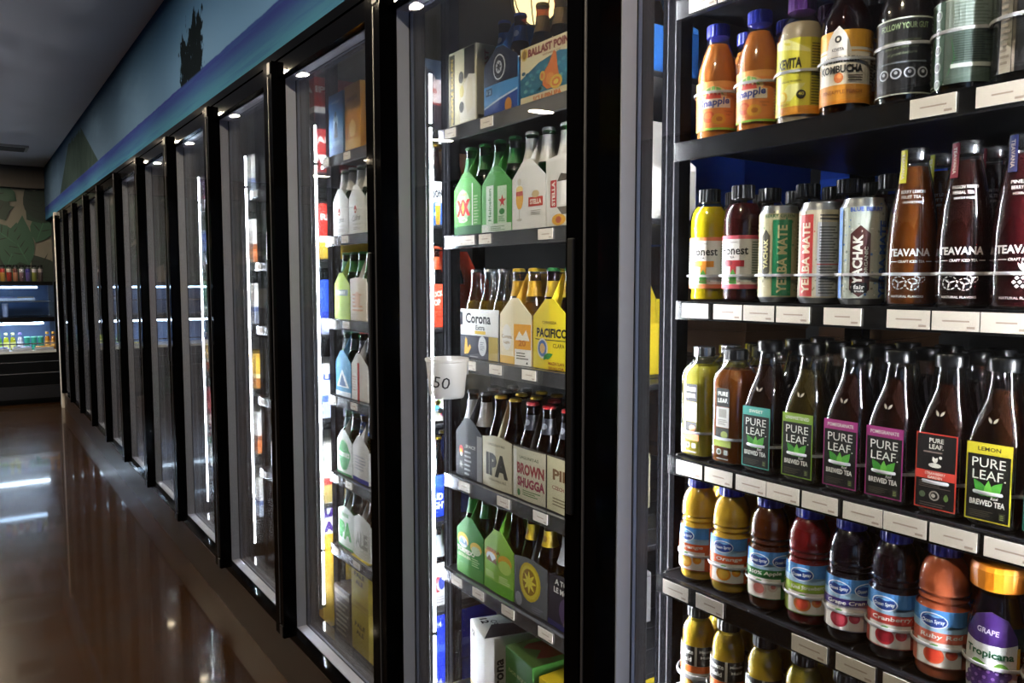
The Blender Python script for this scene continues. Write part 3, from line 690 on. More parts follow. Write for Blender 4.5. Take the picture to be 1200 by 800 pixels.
def herbal(liq, c):
    return bottle(herb_p, liq, 156, (ribcap(18.5, 172, 189), SILVER if c == '#e8742e' else BLACKCAP, 0.02), [dict(items=herb_i(c), z=4, flat=30.5, bare=True, name='printed_label')], glass=GLASS_CLEAR, seg=40, clear=0.2)
HERB1, HERB2 = herbal('#c4b83c', '#e8742e'), herbal('#a05a1e', '#9aa83a')
# --- waisted juice bottles
os_p = [(26, 0), (30.5, 3), (32.3, 9), (31.9, 16), (32.3, 20), (32.3, 92), (30, 95), (28.2, 99), (31.2, 103), (28.8, 107.5), (31.6, 112), (30.2, 117), (31.2, 121), (30.6, 127), (28.5, 139), (24, 150), (19.5, 156), (18, 158), (18, 168)]
def os_i(bg, band, word, f1, f2, panel, alt=False):
    logo = lambda cx: [e(cx, 60, 17, 10, '#e9eef4'), e(cx, 60, 15.6, 8.6, '#1c3f8c'), p([(cx - 14, 62), (cx - 6, 66), (cx + 2, 64), (cx + 13, 66), (cx + 6, 67.5), (cx - 6, 68)], '#6fa8dc'), t('Ocean Spray', cx, 58.5, 6.5, '#f2f4f7', 27, 0.02, 4, 0.2)]
    it = [r(-112, 0, 112, 74, bg), r(-112, 46, 112, 74, '#4f8fd0'), p([(-112, 46), (112, 46), (112, 52), (40, 55), (0, 50), (-40, 56), (-112, 50)], '#a9cdea')] + logo(-10)
    if alt: it += logo(28)
    it += [p([(-40, 34), (44, 34 + (6 if alt else 0)), (44, 46), (-40, 45)], band), t(word, 0, 40, 7.5, '#f4f0e6', min(50, 7 * len(word)), 0.02, 3, 0.1), r(-30, 2, 24, 33, '#e9e2da'),
           e(-8, 16, 12, 11, f1), e(-8, 16, 8.5, 8, f2), e(12, 20, 7, 7, f1), e(13, 21, 3.5, 3.5, f2), leaf(-14, 26, 12, 3, 20, '#5f9a48'), r(30 if not alt else 48, 0, 68, 74, panel), lines(32 if not alt else 50, 4, 66, 70, 18, '#f2e6dc'), lines(-76, 6, -46, 44, 9, '#f0e4da')]
    return it
BLUECAP = PLASTIC('#2a34b4')
def ospray(liq, items, clear=0.05):
    return bottle(os_p, liq, 156, (ribcap(20, 158, 174), BLUECAP, 0.05), [dict(items=items, z=19)], clear=clear)
OS = [ospray('#ecc040', os_i('#e8703c', '#e4602c', 'Orange', '#ef9a2e', '#f6bd4a', '#dd5a3c')),
      ospray('#5c2c0e', os_i('#3c8a50', '#2f7a3c', '100% Apple', '#d8c0b8', '#b86a62', '#2f7a4a', True), 0.2),
      ospray('#7c1a1c', os_i('#9ab04a', '#9ab83c', 'Kiwi Strawberry', '#e08a4a', '#d8543c', '#7f9a3a'), 0.12),
      ospray('#160a14', os_i('#d8d4e4', '#3d2a78', 'Grape Cran', '#a8283c', '#c84a5a', '#5a64b4', True), 0.1),
      ospray('#1a070c', os_i('#dc6a60', '#d2483e', 'Cranberry', '#b8323a', '#8c1c28', '#c03a3c'), 0.1),
      ospray('#d87048', os_i('#e88a74', '#e0705a', 'Ruby Red', '#e0613c', '#d8432e', '#e89a8a'))]
# --- grape juice carafe
trop_p = [(25, 0), (30, 4), (32, 12), (32, 60), (31, 84), (28, 104), (24, 120), (22, 130), (22.5, 142)]
trop_i = [p([(-30, 0), (30, 0), (34, 40), (30, 74), (18, 94), (0, 101), (-18, 94), (-30, 74), (-34, 40)], '#e6e6e6'), p([(-31, 66), (-30, 74), (-18, 94), (0, 101), (18, 94), (30, 74), (31, 66), (14, 62), (-14, 62)], '#42246c'),
          t('GRAPE', -2, 78, 6.5, '#d8cfe6', 24, 0.02, -4), t('Tropicana', 0, 50, 12, '#1f5a3a', 54, 0.03), leaf(-20, 34, 18, 6, 15, '#6aa83a'), leaf(6, 38, 18, 6, -10, '#7db84a'),
          [e(-16 + 9 * i - 4 * j, 28 - 8 * j, 5.4, 5.4, '#4b2a6e') for j in range(3) for i in range(5)], [e(-17 + 9 * i - 4 * j, 30 - 8 * j, 2, 2, '#8a68a8') for j in range(3) for i in range(5)], r(30, 30, 34, 62, '#c8a020')]
TROP = bottle(trop_p, '#130a16', 128, ([(29, 136), (31, 138), (31.5, 160), (29, 166), (14, 168)], PLASTIC('#e0861c'), 0.01), [dict(items=trop_i, z=10, vcut=0.008)], clear=0.1, glass=GLASS_PET)
# --- small juice bottles with black label
mm_p = [(25, 0), (28.5, 3), (29, 10), (29, 100), (27.5, 106), (28.5, 112), (27.5, 124), (22, 136), (18, 141), (18, 146), (17, 155)]
def mm_i(acc):
    return [r(-90, 0, 90, 92, '#e2ddd2'), r(-26, 58, 6, 92, '#191715'), r(10, 58, 40, 92, '#191715'), t('Minute', -10, 82, 8, '#efece4', 28, 0.02), t('Maid', -10, 69, 8, '#efece4', 22, 0.02), t('Minute', 25, 84, 5, '#efece4', 22, 0.01), t('Maid', 25, 74, 5, '#efece4', 18, 0.01),
            r(-26, 46, 40, 58, acc), lines(12, 8, 38, 44, 9, '#6b665c'), e(-8, 24, 14, 12, '#e8902e'), e(-8, 24, 10, 9, '#f2b44a'), leaf(-20, 36, 14, 4, 10, '#5f9a48'), lines(-62, 8, -34, 84, 14, '#5c574e')]
def mmaid(liq, acc): return bottle(mm_p, liq, 140, ([(19, 146), (19.6, 147), (19.6, 161), (18, 164)], BLACKCAP, 0.04), [dict(items=mm_i(acc), z=8)], clear=0.05)
MM = [mmaid('#e8c23c', '#e0702c'), mmaid('#e8c840', '#d8a52c'), mmaid('#5a1410', '#b8402c')]

# ------------------------------------------------------------ nearest bay: soft drinks
S = dict(A=(1.800, 1.003), s1=(1.568, 1.003), s2=(1.303, 1.012), s3=(1.037, 0.998), s4=(0.832, 0.974), s5=(0.612, 0.985), s6=(0.33, 0.985))
def mids(prs): return [(a + b) / 2 for a, b in prs]
yA = [0.886, 0.826, 0.767, 0.70, 0.63, 0.56, 0.49, 0.42, 0.33]
y1 = [0.898, 0.815, 0.739, 0.6646, 0.5785, 0.5027, 0.432, 0.355, 0.28]
y2 = [0.918, 0.847, 0.7755, 0.703, 0.636, 0.564, 0.497, 0.431, 0.36, 0.29]
y3 = [0.911, 0.8426, 0.7766, 0.7025, 0.6324, 0.5675, 0.4985, 0.4355, 0.37, 0.30]
y4 = [0.893, 0.826, 0.7505, 0.681, 0.6145, 0.5495, 0.485, 0.4205, 0.354, 0.288]
y5 = [0.901, 0.8354, 0.7622, 0.6909, 0.62, 0.55, 0.48, 0.41, 0.34]

shelf(0, *S['A'], grey=False, tags=[0.886, 0.826, 0.767, 0.70, 0.635, 0.57], rings=yA)
shelf(0, *S['s1'], grey=False, tags=[0.512, 0.433, 0.36, 0.29], rings=y1, rz=0.079, rad=0.0385, bracket=False)
shelf(0, *S['s2'], grey=False, tags=mids([(0.869, 0.928), (0.803, 0.858), (0.74, 0.802), (0.682, 0.738), (0.6, 0.661), (0.508, 0.567), (0.45, 0.507), (0.392, 0.449)]) + [0.35, 0.29], rings=y2, rz=0.046)
shelf(0, *S['s3'], grey=False, tags=mids([(0.862, 0.924), (0.801, 0.86), (0.738, 0.796), (0.681, 0.737), (0.618, 0.677), (0.554, 0.611), (0.495, 0.553), (0.435, 0.492), (0.37, 0.428)]) + [0.34, 0.28], rings=y3, rz=0.046)
shelf(0, *S['s4'], grey=False, tags=mids([(0.866, 0.928), (0.792, 0.854), (0.613, 0.67), (0.542, 0.6), (0.475, 0.532)]) + [0.43, 0.36], rings=y4, rz=0.048)
shelf(0, *S['s5'], grey=False, tags=[0.89, 0.82, 0.75, 0.68, 0.6, 0.53, 0.45], rings=y5, rz=0.05, bracket=True)
shelf(0, *S['s6'], grey=False, tags=[0.89, 0.82, 0.75, 0.6, 0.45])
def row(key, ys, specs, rows=3, group=None, step=0.074):
    z, xf = S[key]
    for i, (y, sp) in enumerate(zip(ys, specs)):
        if sp is None: continue
        kit, name, cat, lab = sp[:4]; nr = sp[4] if len(sp) > 4 and sp[4] else rows
        for k in range(nr):
            rn = random.Random(int(y * 1000) + k * 17 + int(z * 100))
            l = lab if k == 0 else ('%s, %s in its lane' % (lab, ('second', 'third', 'fourth')[k - 1]))
            place(kit, name, l, cat, (xf + 0.043 + k * step, y + (rn.uniform(-0.002, 0.002) if k else 0), z + 0.0026), R((sp[5] if len(sp) > 5 else 18) + rn.uniform(-4, 4) * (k > 0)) if not name.startswith('square') else 0, group)
PETP = [(27, 0), (32, 3), (33, 10), (33, 110), (29, 130), (20, 150), (17, 160), (17, 176)]
plain_r = bottle(PETP, '#8c2f12', 150, (ribcap(18, 160, 180), BLUECAP, 0.04), [dict(items=[r(-103, 0, 103, 80, '#d85a2c'), r(-103, 0, 103, 6, '#f0c04a')], z=16)], clear=0.1)
row('A', yA, [(plain_r, 'juice_bottle', 'bottle', 'red juice bottle cut off by the picture top, %s from the left' % o) for o in ('first', 'second', 'third', 'fourth', 'fifth', 'sixth', 'seventh', 'eighth', 'ninth')], rows=1, group='juice bottles on the topmost shelf')
row('s1', y1, [(SNAP, 'tea_bottle', 'bottle', 'orange peach tea bottle, blue cap, leftmost on shelf', None, 30), (SNAP, 'tea_bottle', 'bottle', 'orange peach tea bottle, blue cap, beside the yellow-labelled bottle', None, 12),
    (KEV, 'probiotic_bottle', 'bottle', 'cloudy drink bottle with yellow label and purple cap', None, 14), (KOM, 'kombucha_bottle', 'bottle', 'brown kombucha bottle with amber and white label', None, 14),
    (GTB, 'kombucha_bottle', 'bottle', 'dark kombucha bottle with black label and four round badges', None, 22), (GRN, 'kombucha_bottle', 'bottle', 'dark kombucha bottle with green striped label', None, 16),
    (CRM, 'kombucha_bottle', 'bottle', 'dark kombucha bottle with narrow cream stripe at right edge'), (GTB, 'kombucha_bottle', 'bottle', 'dark kombucha bottle just outside the right edge', 1)], group='drinks on the second shelf')
row('s2', y2, [(HON1, 'organic_tea_bottle', 'bottle', 'yellow tea bottle with white and orange label', None, 24), (HON2, 'organic_tea_bottle', 'bottle', 'dark red tea bottle with white and pink label', None, 12),
    (CANG, 'tea_can', 'can', 'tall beige tea can with green vertical band', 1, 26), (CANR, 'tea_can', 'can', 'tall beige tea can with red vertical band', 1, 22), (CANB, 'tea_can', 'can', 'tall silver tea can with maroon badge and blue lettering', 1, 26),
    (TEA1, 'craft_tea_bottle', 'bottle', 'amber printed glass tea bottle with yellow neck seal', None, 20), (TEA2, 'craft_tea_bottle', 'bottle', 'dark printed glass tea bottle with crimson neck seal', None, 18),
    (TEA3, 'craft_tea_bottle', 'bottle', 'red printed glass tea bottle with blue neck seal and pineapple', None, 22), (TEA1, 'craft_tea_bottle', 'bottle', 'amber printed tea bottle just outside the right edge', 1)], group='teas on the third shelf', step=0.071)
row('s3', y3, [(HERB1, 'square_herbal_tea_bottle', 'bottle', 'pale green square tea bottle with orange band'), (HERB2, 'square_herbal_tea_bottle', 'bottle', 'amber square tea bottle with olive band'),
    (PL[0], 'square_tea_bottle', 'bottle', 'glass tea bottle with teal-edged black label'), (PL[1], 'square_tea_bottle', 'bottle', 'glass tea bottle with lime-edged black label'),
    (PL[2], 'square_tea_bottle', 'bottle', 'left of two magenta-labelled glass tea bottles'), (PL[2], 'square_tea_bottle', 'bottle', 'right of two magenta-labelled glass tea bottles'),
    (PL[3], 'square_tea_bottle', 'bottle', 'glass tea bottle with red-edged black label'), (PL[4], 'square_tea_bottle', 'bottle', 'glass tea bottle with yellow-edged black label'),
    (PL[0], 'square_tea_bottle', 'bottle', 'glass tea bottle just outside the right edge', 1)], group='teas on the fourth shelf', step=0.068)
row('s4', y4, [(OS[0], 'juice_bottle', 'bottle', 'yellow juice bottle with orange label, leftmost on its shelf', None, 14), (OS[0], 'juice_bottle', 'bottle', 'yellow juice bottle with orange label beside green label', None, 34),
    (OS[1], 'juice_bottle', 'bottle', 'dark amber juice bottle with green label', None, 24), (OS[2], 'juice_bottle', 'bottle', 'red juice bottle with lime green label', None, 34),
    (OS[3], 'juice_bottle', 'bottle', 'dark purple juice bottle with violet banner', None, 22), (OS[4], 'juice_bottle', 'bottle', 'dark juice bottle with red cranberry label', None, 24),
    (OS[5], 'juice_bottle', 'bottle', 'salmon pink juice bottle with grapefruit label', None, 24), (TROP, 'juice_carafe', 'bottle', 'dark grape juice carafe with wide orange cap', None, 8),
    (OS[0], 'juice_bottle', 'bottle', 'yellow juice bottle just outside the right edge', 1)], group='juices on the fifth shelf', step=0.070)
row('s5', y5, [(MM[0], 'small_juice_bottle', 'bottle', 'small orange juice bottle with black cap, leftmost on lowest visible shelf'), (MM[0], 'small_juice_bottle', 'bottle', 'small orange juice bottle with black cap, second on lowest visible shelf'),
    (MM[0], 'small_juice_bottle', 'bottle', 'small orange juice bottle with black cap, third on lowest visible shelf'), (MM[1], 'small_juice_bottle', 'bottle', 'small golden juice bottle with black cap on lowest visible shelf'),
    (MM[2], 'small_juice_bottle', 'bottle', 'small dark red juice bottle with black cap'), (MM[2], 'small_juice_bottle', 'bottle', 'small red juice bottle hidden below the tags', 1)], rows=2, group='small juices on the lowest visible shelf', step=0.064)

for i, y in enumerate(y2[2:5]):
    for k in (1, 2): place(HON2, 'organic_tea_bottle', 'dark red tea bottle %s the %s tall can' % (('just behind', 'two rows behind')[k - 1], ('green-banded', 'red-banded', 'silver')[i]), 'bottle', (1.055 + 0.071 * k, y, 1.3056), R(15), 'teas on the third shelf')
# ------------------------------------------------------------ beer carriers, cartons and their bottles
beer_p = [(26, 0), (28.6, 3), (29, 8), (29, 108), (27, 126), (19.5, 150), (15, 170), (13, 198), (14.2, 201), (14.2, 205), (13, 208), (13, 212)]
def beer(glass, liq, capm, neck=None, neck2=None, fill=150, clear=0.35, neckz=(152, 186)):
    labs = []
    if neck:
        it = [r(-60, 0, 60, neckz[1] - neckz[0], neck)]
        if neck2: it.append(e(0, (neckz[1] - neckz[0]) / 2, 7, 7, neck2))
        labs = [dict(items=it, z=neckz[0], vcut=0.008, name='neck_label')]
    return bottle(beer_p, liq, fill, ([(15.2, 207), (15.2, 209), (13.6, 213.5), (9, 215)], capm, 0.05), labs, glass=glass, seg=20, clear=clear)
GOLD = principled('gold_cap', '#b89a2e', 0.3, metal=0.8); REDC = PLASTIC('#a81f22'); WHC = PLASTIC('#d8d8d4'); YELC = PLASTIC('#d8b62c'); GRC = PLASTIC('#1f6a34'); BLC = PLASTIC('#24459c')
B_GREEN = beer(GLASS_GREEN, '#1c4a1c', principled('green_cap', '#2f7a3c', 0.35), '#2c7a3a', None, clear=0.5)
B_WHITE = beer(GLASS_GREEN, '#24502a', WHC, '#d9d7d2', None, neckz=(140, 198))
B_CLEAR = beer(GLASS_CLEAR, '#b8951e', SILVER, None, None, fill=138, clear=0.5)
B_CLEARY = beer(GLASS_CLEAR, '#b87f1e', YELC, '#e3b230', None, fill=138, clear=0.4)
B_BROWN = beer(GLASS_BROWN, '#2a1206', GOLD, None)
B_BROWNR = beer(GLASS_BROWN, '#2a1206', REDC, '#2a2c36', '#8a8f9c')
B_SILVER = beer(GLASS_BROWN, '#2a1206', BLACKCAP, '#a9a9ac', None, neckz=(132, 190))
B_BLUE = beer(GLASS_BROWN, '#2a1206', BLC, '#2f62ac', '#c9d2e0')
B_ORANGE = beer(GLASS_BROWN, '#2a1206', PLASTIC('#d8552c'), '#d8552c', None)
B_YELL = beer(GLASS_BROWN, '#2a1206', GRC, '#d8b62c', '#b8862c')
B_SAND = beer(GLASS_BROWN, '#2a1206', GOLD, '#b98a5a', '#5a4a3a')
B_TEAL = beer(GLASS_GREEN, '#12302a', principled('teal_cap', '#1f5a5a', 0.35), '#1f4a4a', None)

def house_panel(x, w, hs, hp, crease, th=0.0015):
    m = MB(); hw = w / 2
    pts = [(-hw, 0), (0, 0), (hw, 0), (hw, hs), (0.014, hp), (0, hp), (-0.014, hp), (-hw, hs)]
    fx = lambda y: x - crease * max(0, 1 - abs(y) / hw)
    vs = [(fx(y), y, z) for y, z in pts] + [(fx(y) + th, y, z) for y, z in pts]
    fs = [(1, 2, 3, 4, 5), (0, 1, 5, 6, 7), (13, 12, 11, 10, 9), (15, 14, 13, 9, 8)] + [(i, (i + 1) % 8, (i + 1) % 8 + 8, i + 8) for i in range(8)]
    m.add(vs, fs); return m
def carrier(col, items, side_col=None, side=(), w=0.122, d=0.186, hs=0.112, hp=0.150, hh=0.205, gable=True, handle=None, crease=0.0035):
    side_col = side_col or col; parts = []
    if gable: fm = house_panel(-d / 2, w, hs, hp, crease).mesh('front_panel', CARD(col)); bk = house_panel(d / 2 - 0.002, w, hs, hp, 0).mesh('back_panel', CARD(side_col))
    else:
        fm = box_mesh('front_panel', -d / 2, -d / 2 + 0.0015, -w / 2, w / 2, 0, hs, CARD(col)); bk = box_mesh('back_panel', d / 2 - 0.0015, d / 2, -w / 2, w / 2, 0, hs, CARD(side_col))
    subs = [('lettering', art('lettering', list(items), map_front(d / 2, 0, crease if gable else 0, w), w / 2 if gable else None, None, off=0.0005, matf=CARD))] if items else []
    parts.append(('front_panel', fm, subs)); parts.append(('back_panel', bk, []))
    sd = box_mesh('side_panel', -d / 2 + 0.002, d / 2 - 0.002, -w / 2, -w / 2 + 0.0015, 0, hs * 0.92, CARD(side_col))
    parts.append(('side_panel', sd, [('lettering', art('lettering', list(side), map_side(w / 2), None, None, off=0.0005, matf=CARD))] if side else []))
    parts.append(('side_panel', box_mesh('side_panel', -d / 2 + 0.002, d / 2 - 0.002, w / 2 - 0.0015, w / 2, 0, hs * 0.92, CARD(side_col)), []))
    parts.append(('base', box_mesh('base', -d / 2 + 0.002, d / 2 - 0.002, -w / 2 + 0.002, w / 2 - 0.002, 0, 0.0015, CARD(side_col)), []))
    m = MB()
    if gable:
        ps = [(-d / 2 + 0.003, 0.002), (d / 2 - 0.003, 0.002), (d / 2 - 0.003, hp), (d * 0.32, hh), (-d * 0.32, hh), (-d / 2 + 0.003, hp)]
        n = len(ps); m.add([(x, -0.001, z) for x, z in ps] + [(x, 0.001, z) for x, z in ps], [tuple(range(n)), tuple(range(2 * n - 1, n - 1, -1))] + [(i, (i + 1) % n, (i + 1) % n + n, i + n) for i in range(n)])
    else: m.box(-0.001, 0.001, -w / 2 + 0.003, w / 2 - 0.003, 0.002, hh)
    parts.append(('handle_panel', m.mesh('handle_panel', CARD(handle or side_col)), []))
    return parts
def pack(kit, label, x, y, z, bkit=None, blabel=None, gable=True, rows=3, rz=0.0, lift=0.0):
    """one carrier and the bottles standing in it"""
    place(kit, 'bottle_carrier', label, 'carrier', (x, y, z + 0.0026), rz, 'bottle carriers in the cooler')
    if bkit:
        if gable: spots = [(-0.061 + 0.061 * i, s * 0.0305) for i in range(rows) for s in (-1, 1)]
        else: spots = [(s * 0.0305, -0.0615 + 0.0615 * i) for i in range(3) for s in (-1, 1)]
        for i, (dx, dy) in enumerate(spots):
            rn = random.Random(int(x * 900 + y * 700 + z * 500) + i)
            pos = ('front', 'middle', 'back')[i // 2] + (' right ' if i % 2 == 0 else ' left ') if gable else ('right', 'middle', 'left')[i // 2] + (' front ' if i % 2 == 0 else ' back ')
            place(bkit, 'beer_bottle', pos + blabel, 'bottle', (x + dx * math.cos(rz) - dy * math.sin(rz), y + dx * math.sin(rz) + dy * math.cos(rz), z + 0.0048 + lift), R(rn.uniform(-20, 20)), blabel)
def carton(col, w, d, h, front=(), side=(), top=(), side_col=None, top_col=None, front_col=None):
    m = MB().box(-d / 2, d / 2, -w / 2, w / 2, 0, h)
    m.m = [1 if i in (0, 1) else (2 if i in (2, 4) else 0) for i in range(6)]
    me = m.mesh('carton_body', [CARD(front_col or col), CARD(top_col or col), CARD(side_col or col)], bevel=0.0015)
    parts = [('carton_body', me, [])]; subs = parts[0][2]
    if front: subs.append(('front_print', art('front_print', list(front), map_front(d / 2), off=0.0004, matf=CARD)))
    if side: subs.append(('side_print', art('side_print', list(side), map_side(w / 2), off=0.0004, matf=CARD)))
    if top: subs.append(('top_print', art('top_print', list(top), map_top(h), off=0.0004, matf=CARD)))
    parts.append(('flap', box_mesh('flap', -d / 2 - 0.0012, -d / 2 + 0.0, -w * 0.46, w * 0.46, h * 0.02, h * 0.05, CARD(side_col or col)), []))
    return parts

# carrier artwork (mm; u to the right, v up from the bottom of the panel)
a_xx = [p([(-61, 0), (61, 0), (61, 22), (-61, 22)], '#1f5a2a'), e(-16, 70, 34, 40, '#a9cf9a'), t('DOS EQUIS', -16, 98, 7, '#c0302c', 40, 0.02), t('XX', -14, 66, 40, '#c8332c', 66, 0.09), p([(-14, 82), (-6, 66), (-14, 50), (-22, 66)], '#c9b53a'), e(-14, 36, 22, 6, '#c9d8b4'), t('LAGER', -14, 36, 6, '#3a7a3c', 26), r(26, 22, 30, 122, '#d6e6cc'), lines(34, 26, 54, 96, 10, '#9fca8c')]
a_hk = [p([(-61, 0), (61, 0), (61, 20), (-61, 20)], '#cfdccb'), r(-40, 18, -6, 108, '#c9dcc4'), r(10, 20, 44, 104, '#bfd6b8'), t('Heineken', -23, 64, 13, '#2f7a3c', 74, 0.02, 90), p([(24, 74), (28, 84), (32, 74), (42, 74), (33, 67), (36, 57), (28, 63), (20, 57), (23, 67), (14, 74)], '#b83030'), e(27, 46, 10, 7, '#2f7a3c'), lines(14, 24, 40, 38, 4, '#4a8a52'), e(-36, 10, 7, 7, '#e3e6dc'), lines(-20, 4, 40, 16, 3, '#7f9a7c')]
a_st1 = [e(-30, 70, 15, 26, '#d9a02c'), r(-45, 82, -15, 96, '#e6e2d8'), e(-30, 88, 14, 8, '#e3c47a'), r(-44, 74, -16, 84, '#b8503c'), r(-31.5, 24, -28.5, 46, '#b9b4a8'), e(-30, 22, 11, 3, '#b9b4a8'), e(-30, 104, 8, 8, '#c9c2b2'), r(6, 48, 54, 68, '#b8483c'), t('STELLA', 30, 58, 11, '#eadfd0', 38, 0.04), e(30, 74, 12, 8, '#c9b48a'), lines(14, 30, 48, 42, 3, '#a9a49a')]
a_st2 = [r(-44, 40, -22, 96, '#b8383a'), t('STELLA', -33, 68, 12, '#e8d8c8', 50, 0.04, 90), p([(-20, 92), (-6, 108), (16, 104), (16, 92)], '#4a4238'), r(-6, 44, 40, 92, '#eceae4'), p([(-20, 40), (-2, 24), (30, 24), (16, 40)], '#6a6258'), e(-14, 14, 24, 12, '#d9a02c'), e(-14, 14, 10, 7, '#b8603c')]
a_cor = [r(-84, 58, 84, 118, '#e2e2de'), t('Corona', -4, 98, 26, '#1c1c22', 112, 0.03), t('Extra', 6, 76, 12, '#1c1c22', 40, 0.02), r(-18, 60, 30, 68, '#d9b53a'), r(-84, 0, 84, 56, '#1d2030'), e(16, 32, 18, 24, '#d5d8da'), lines(6, 22, 26, 44, 5, '#8d929c'), p([(-66, 8), (-48, 10), (-34, 26), (-40, 34), (-50, 24), (-54, 46), (-60, 50), (-64, 30)], '#d2a12c'), r(44, 0, 84, 56, '#b9a24a'), r(-84, 80, -72, 112, '#1c2030'), lines(-40, 3, 0, 8, 1, '#a9a9a9')]
a_cl = [r(-61, 0, 61, 18, '#e2b33a'), r(-61, 18, 0, 100, '#e9dcb8'), r(0, 20, 61, 92, '#e4a23a'), e(-30, 60, 20, 30, '#e6e2d8'), t('Corona', -30, 62, 9, '#8a6a2c', 44, 0.02), t('Light', -30, 48, 8, '#8a6a2c', 26, 0.02), p([(6, 56), (20, 76), (32, 66), (44, 80), (56, 56)], '#e8e2d4'), t('20', 30, 50, 14, '#b8702c', 26, 0.03), r(4, 0, 61, 36, '#e6e4de'), lines(10, 14, 54, 32, 3, '#5a564c'), p([(44, 4), (52, 4), (48, 10)], '#2a2a2a')]
a_pac = [t('CERVEZA', 0, 100, 6, '#5a4a18', 50), t('PACIFICO', 6, 78, 20, '#2c2a1c', 104, 0.04), r(-52, 62, 56, 64, '#2c2a1c'), e(-24, 44, 20, 22, '#c9c6b4'), e(-24, 44, 16, 18, '#4a6a9c'), e(-24, 44, 10, 11, '#c9a46a'), leaf(-14, 24, 30, 6, 20, '#3a8a3c'), leaf(-20, 20, 24, 5, 40, '#2f7a34'), t('CLARA', 32, 52, 9, '#5a4a18', 36), t('MAZATLAN', 24, 14, 7, '#8a3a20', 50, 0.02), t('SINALOA', 24, 4, 6, '#8a3a20', 50, 0.02)]
a_21 = [p([(-61, 0), (-8, 0), (-8, 134), (-61, 108)], '#232428'), e(-34, 66, 10, 12, '#c8383c'), e(-34, 64, 7, 6, '#dca43a'), e(-33, 56, 6, 5, '#d8d4cc'), [leaf(-34, 30, 12, 1.2, a, '#c9c6c0') for a in range(0, 360, 60)], lines(-16, 8, 16, 74, 6, '#9a9a9c'), t('SPACE', 12, 80, 8, '#b9b6b0', 44), r(40, 0, 61, 112, '#8d8c8a')]
a_ipa = [r(-61, 0, 61, 118, '#c9c2a8'), t('LAGUNITAS', 0, 104, 6, '#5a5648', 70), t('IPA', 2, 56, 54, '#35342e', 92, 0.06), t('INDIA PALE ALE', 6, 20, 6, '#6a6452', 70)]
a_bro = [r(-61, 0, 61, 116, '#c2bda6'), r(-58, 4, -46, 110, '#d9d6cc'), t('LAGUNITAS', 2, 96, 7, '#46523a', 70), t('BROWN', 6, 70, 26, '#8a3a3c', 100, 0.05), t('SHUGGA', 8, 40, 22, '#8a3a4c', 100, 0.05), lines(-20, 12, 44, 26, 3, '#5a7a4a'), e(-36, 14, 6, 8, '#4a7a4a')]
a_crm = [r(-61, 0, 61, 116, '#cfc7a2'), t('PILS', 0, 80, 24, '#7a5a3a', 80, 0.04), t('CZECH STYLE', 0, 52, 8, '#8a3a3c', 84), lines(-40, 14, 40, 34, 3, '#8a7f60')]
a_sn = [p([(-61, 0), (61, 0), (61, 30), (-61, 30)], '#4f8f3a'), e(-28, 88, 28, 18, '#d8b84a'), e(-28, 82, 22, 14, '#c9d8d0'), p([(-50, 78), (-36, 94), (-22, 80), (-12, 90), (-4, 76)], '#7f9ab0'), t('TORPEDO', -16, 62, 12, '#e9e6d0', 84, 0.04), t('EXTRA IPA', -20, 48, 8, '#d9e0b0', 60, 0.02), e(32, 80, 24, 15, '#d8b84a'), e(32, 74, 19, 11, '#b8cfa0'), lines(14, 34, 52, 56, 4, '#a9cf8a')]
a_sn2 = [p([(-61, 0), (61, 0), (61, 26), (-61, 26)], '#6aa83a'), e(-28, 86, 28, 16, '#d8a83a'), e(-28, 80, 22, 12, '#dfe3d0'), p([(-50, 70), (-36, 84), (-22, 72), (-8, 82), (0, 68)], '#8a6a4a'), t('SIERRA', -18, 98, 9, '#8a3a24', 60, 0.03), e(30, 82, 26, 16, '#d8a83a'), e(30, 70, 24, 16, '#b9d86a'), lines(8, 30, 52, 48, 4, '#d4e8a0'), lines(-52, 32, -8, 48, 4, '#d4e8a0')]
a_dk = [e(0, 68, 40, 44, '#b9a32c'), e(0, 68, 34, 38, '#c9b83a'), e(0, 68, 26, 30, '#8a6a24'), [leaf(0, 68, 26, 4, a, '#d8c84a') for a in range(0, 360, 45)], e(-42, 18, 14, 16, '#8d9098'), lines(10, 6, 54, 20, 3, '#6d7078')]
a_atl = [r(-61, 88, 61, 108, '#17151c'), t('A TOUT', 0, 100, 12, '#d8d6d0', 70, 0.03), t('LE MONDE', 4, 82, 12, '#d8d6d0', 86, 0.03), e(10, 42, 30, 32, '#4a3a5a'), p([(-4, 10), (4, 60), (12, 70), (20, 60), (26, 10)], '#8a7a6a'), r(-61, 0, 61, 12, '#2a2a5a')]
C_XX = carrier('#57a14a', a_xx, '#4a8f3f'); C_HK = carrier('#4f9a48', a_hk, '#3f8a3f'); C_ST1 = carrier('#dedcd7', a_st1, '#d6d3cc'); C_ST2 = carrier('#dcdad4', a_st2, '#d6d3cc', hs=0.14, hp=0.146)
C_COR = carrier('#dadad6', a_cor, '#2a2d3a', w=0.168, d=0.126, hs=0.12, hh=0.13, gable=False); C_CL = carrier('#e6d9b4', a_cl, '#e0b040'); C_PAC = carrier('#e3cd2c', a_pac, '#d8c02c')
C_21 = carrier('#2c2d32', a_21, '#3a3b40'); C_IPA = carrier('#c4bda2', a_ipa, '#b9b294', hs=0.116, hp=0.125); C_BRO = carrier('#3a3430', a_bro, '#2c2826', hs=0.118, hp=0.12); C_CRM = carrier('#3a3430', a_crm, '#c9c2a0', hs=0.118, hp=0.12)
C_SN = carrier('#3f8a3c', a_sn, '#3f7f3a'); C_SN2 = carrier('#8fbf4a', a_sn2, '#6fae3a'); C_DK = carrier('#55585c', a_dk, '#44474b', hs=0.112, hp=0.12); C_ATL = carrier('#26222c', a_atl, '#a9a9a9', hs=0.108, hp=0.116)
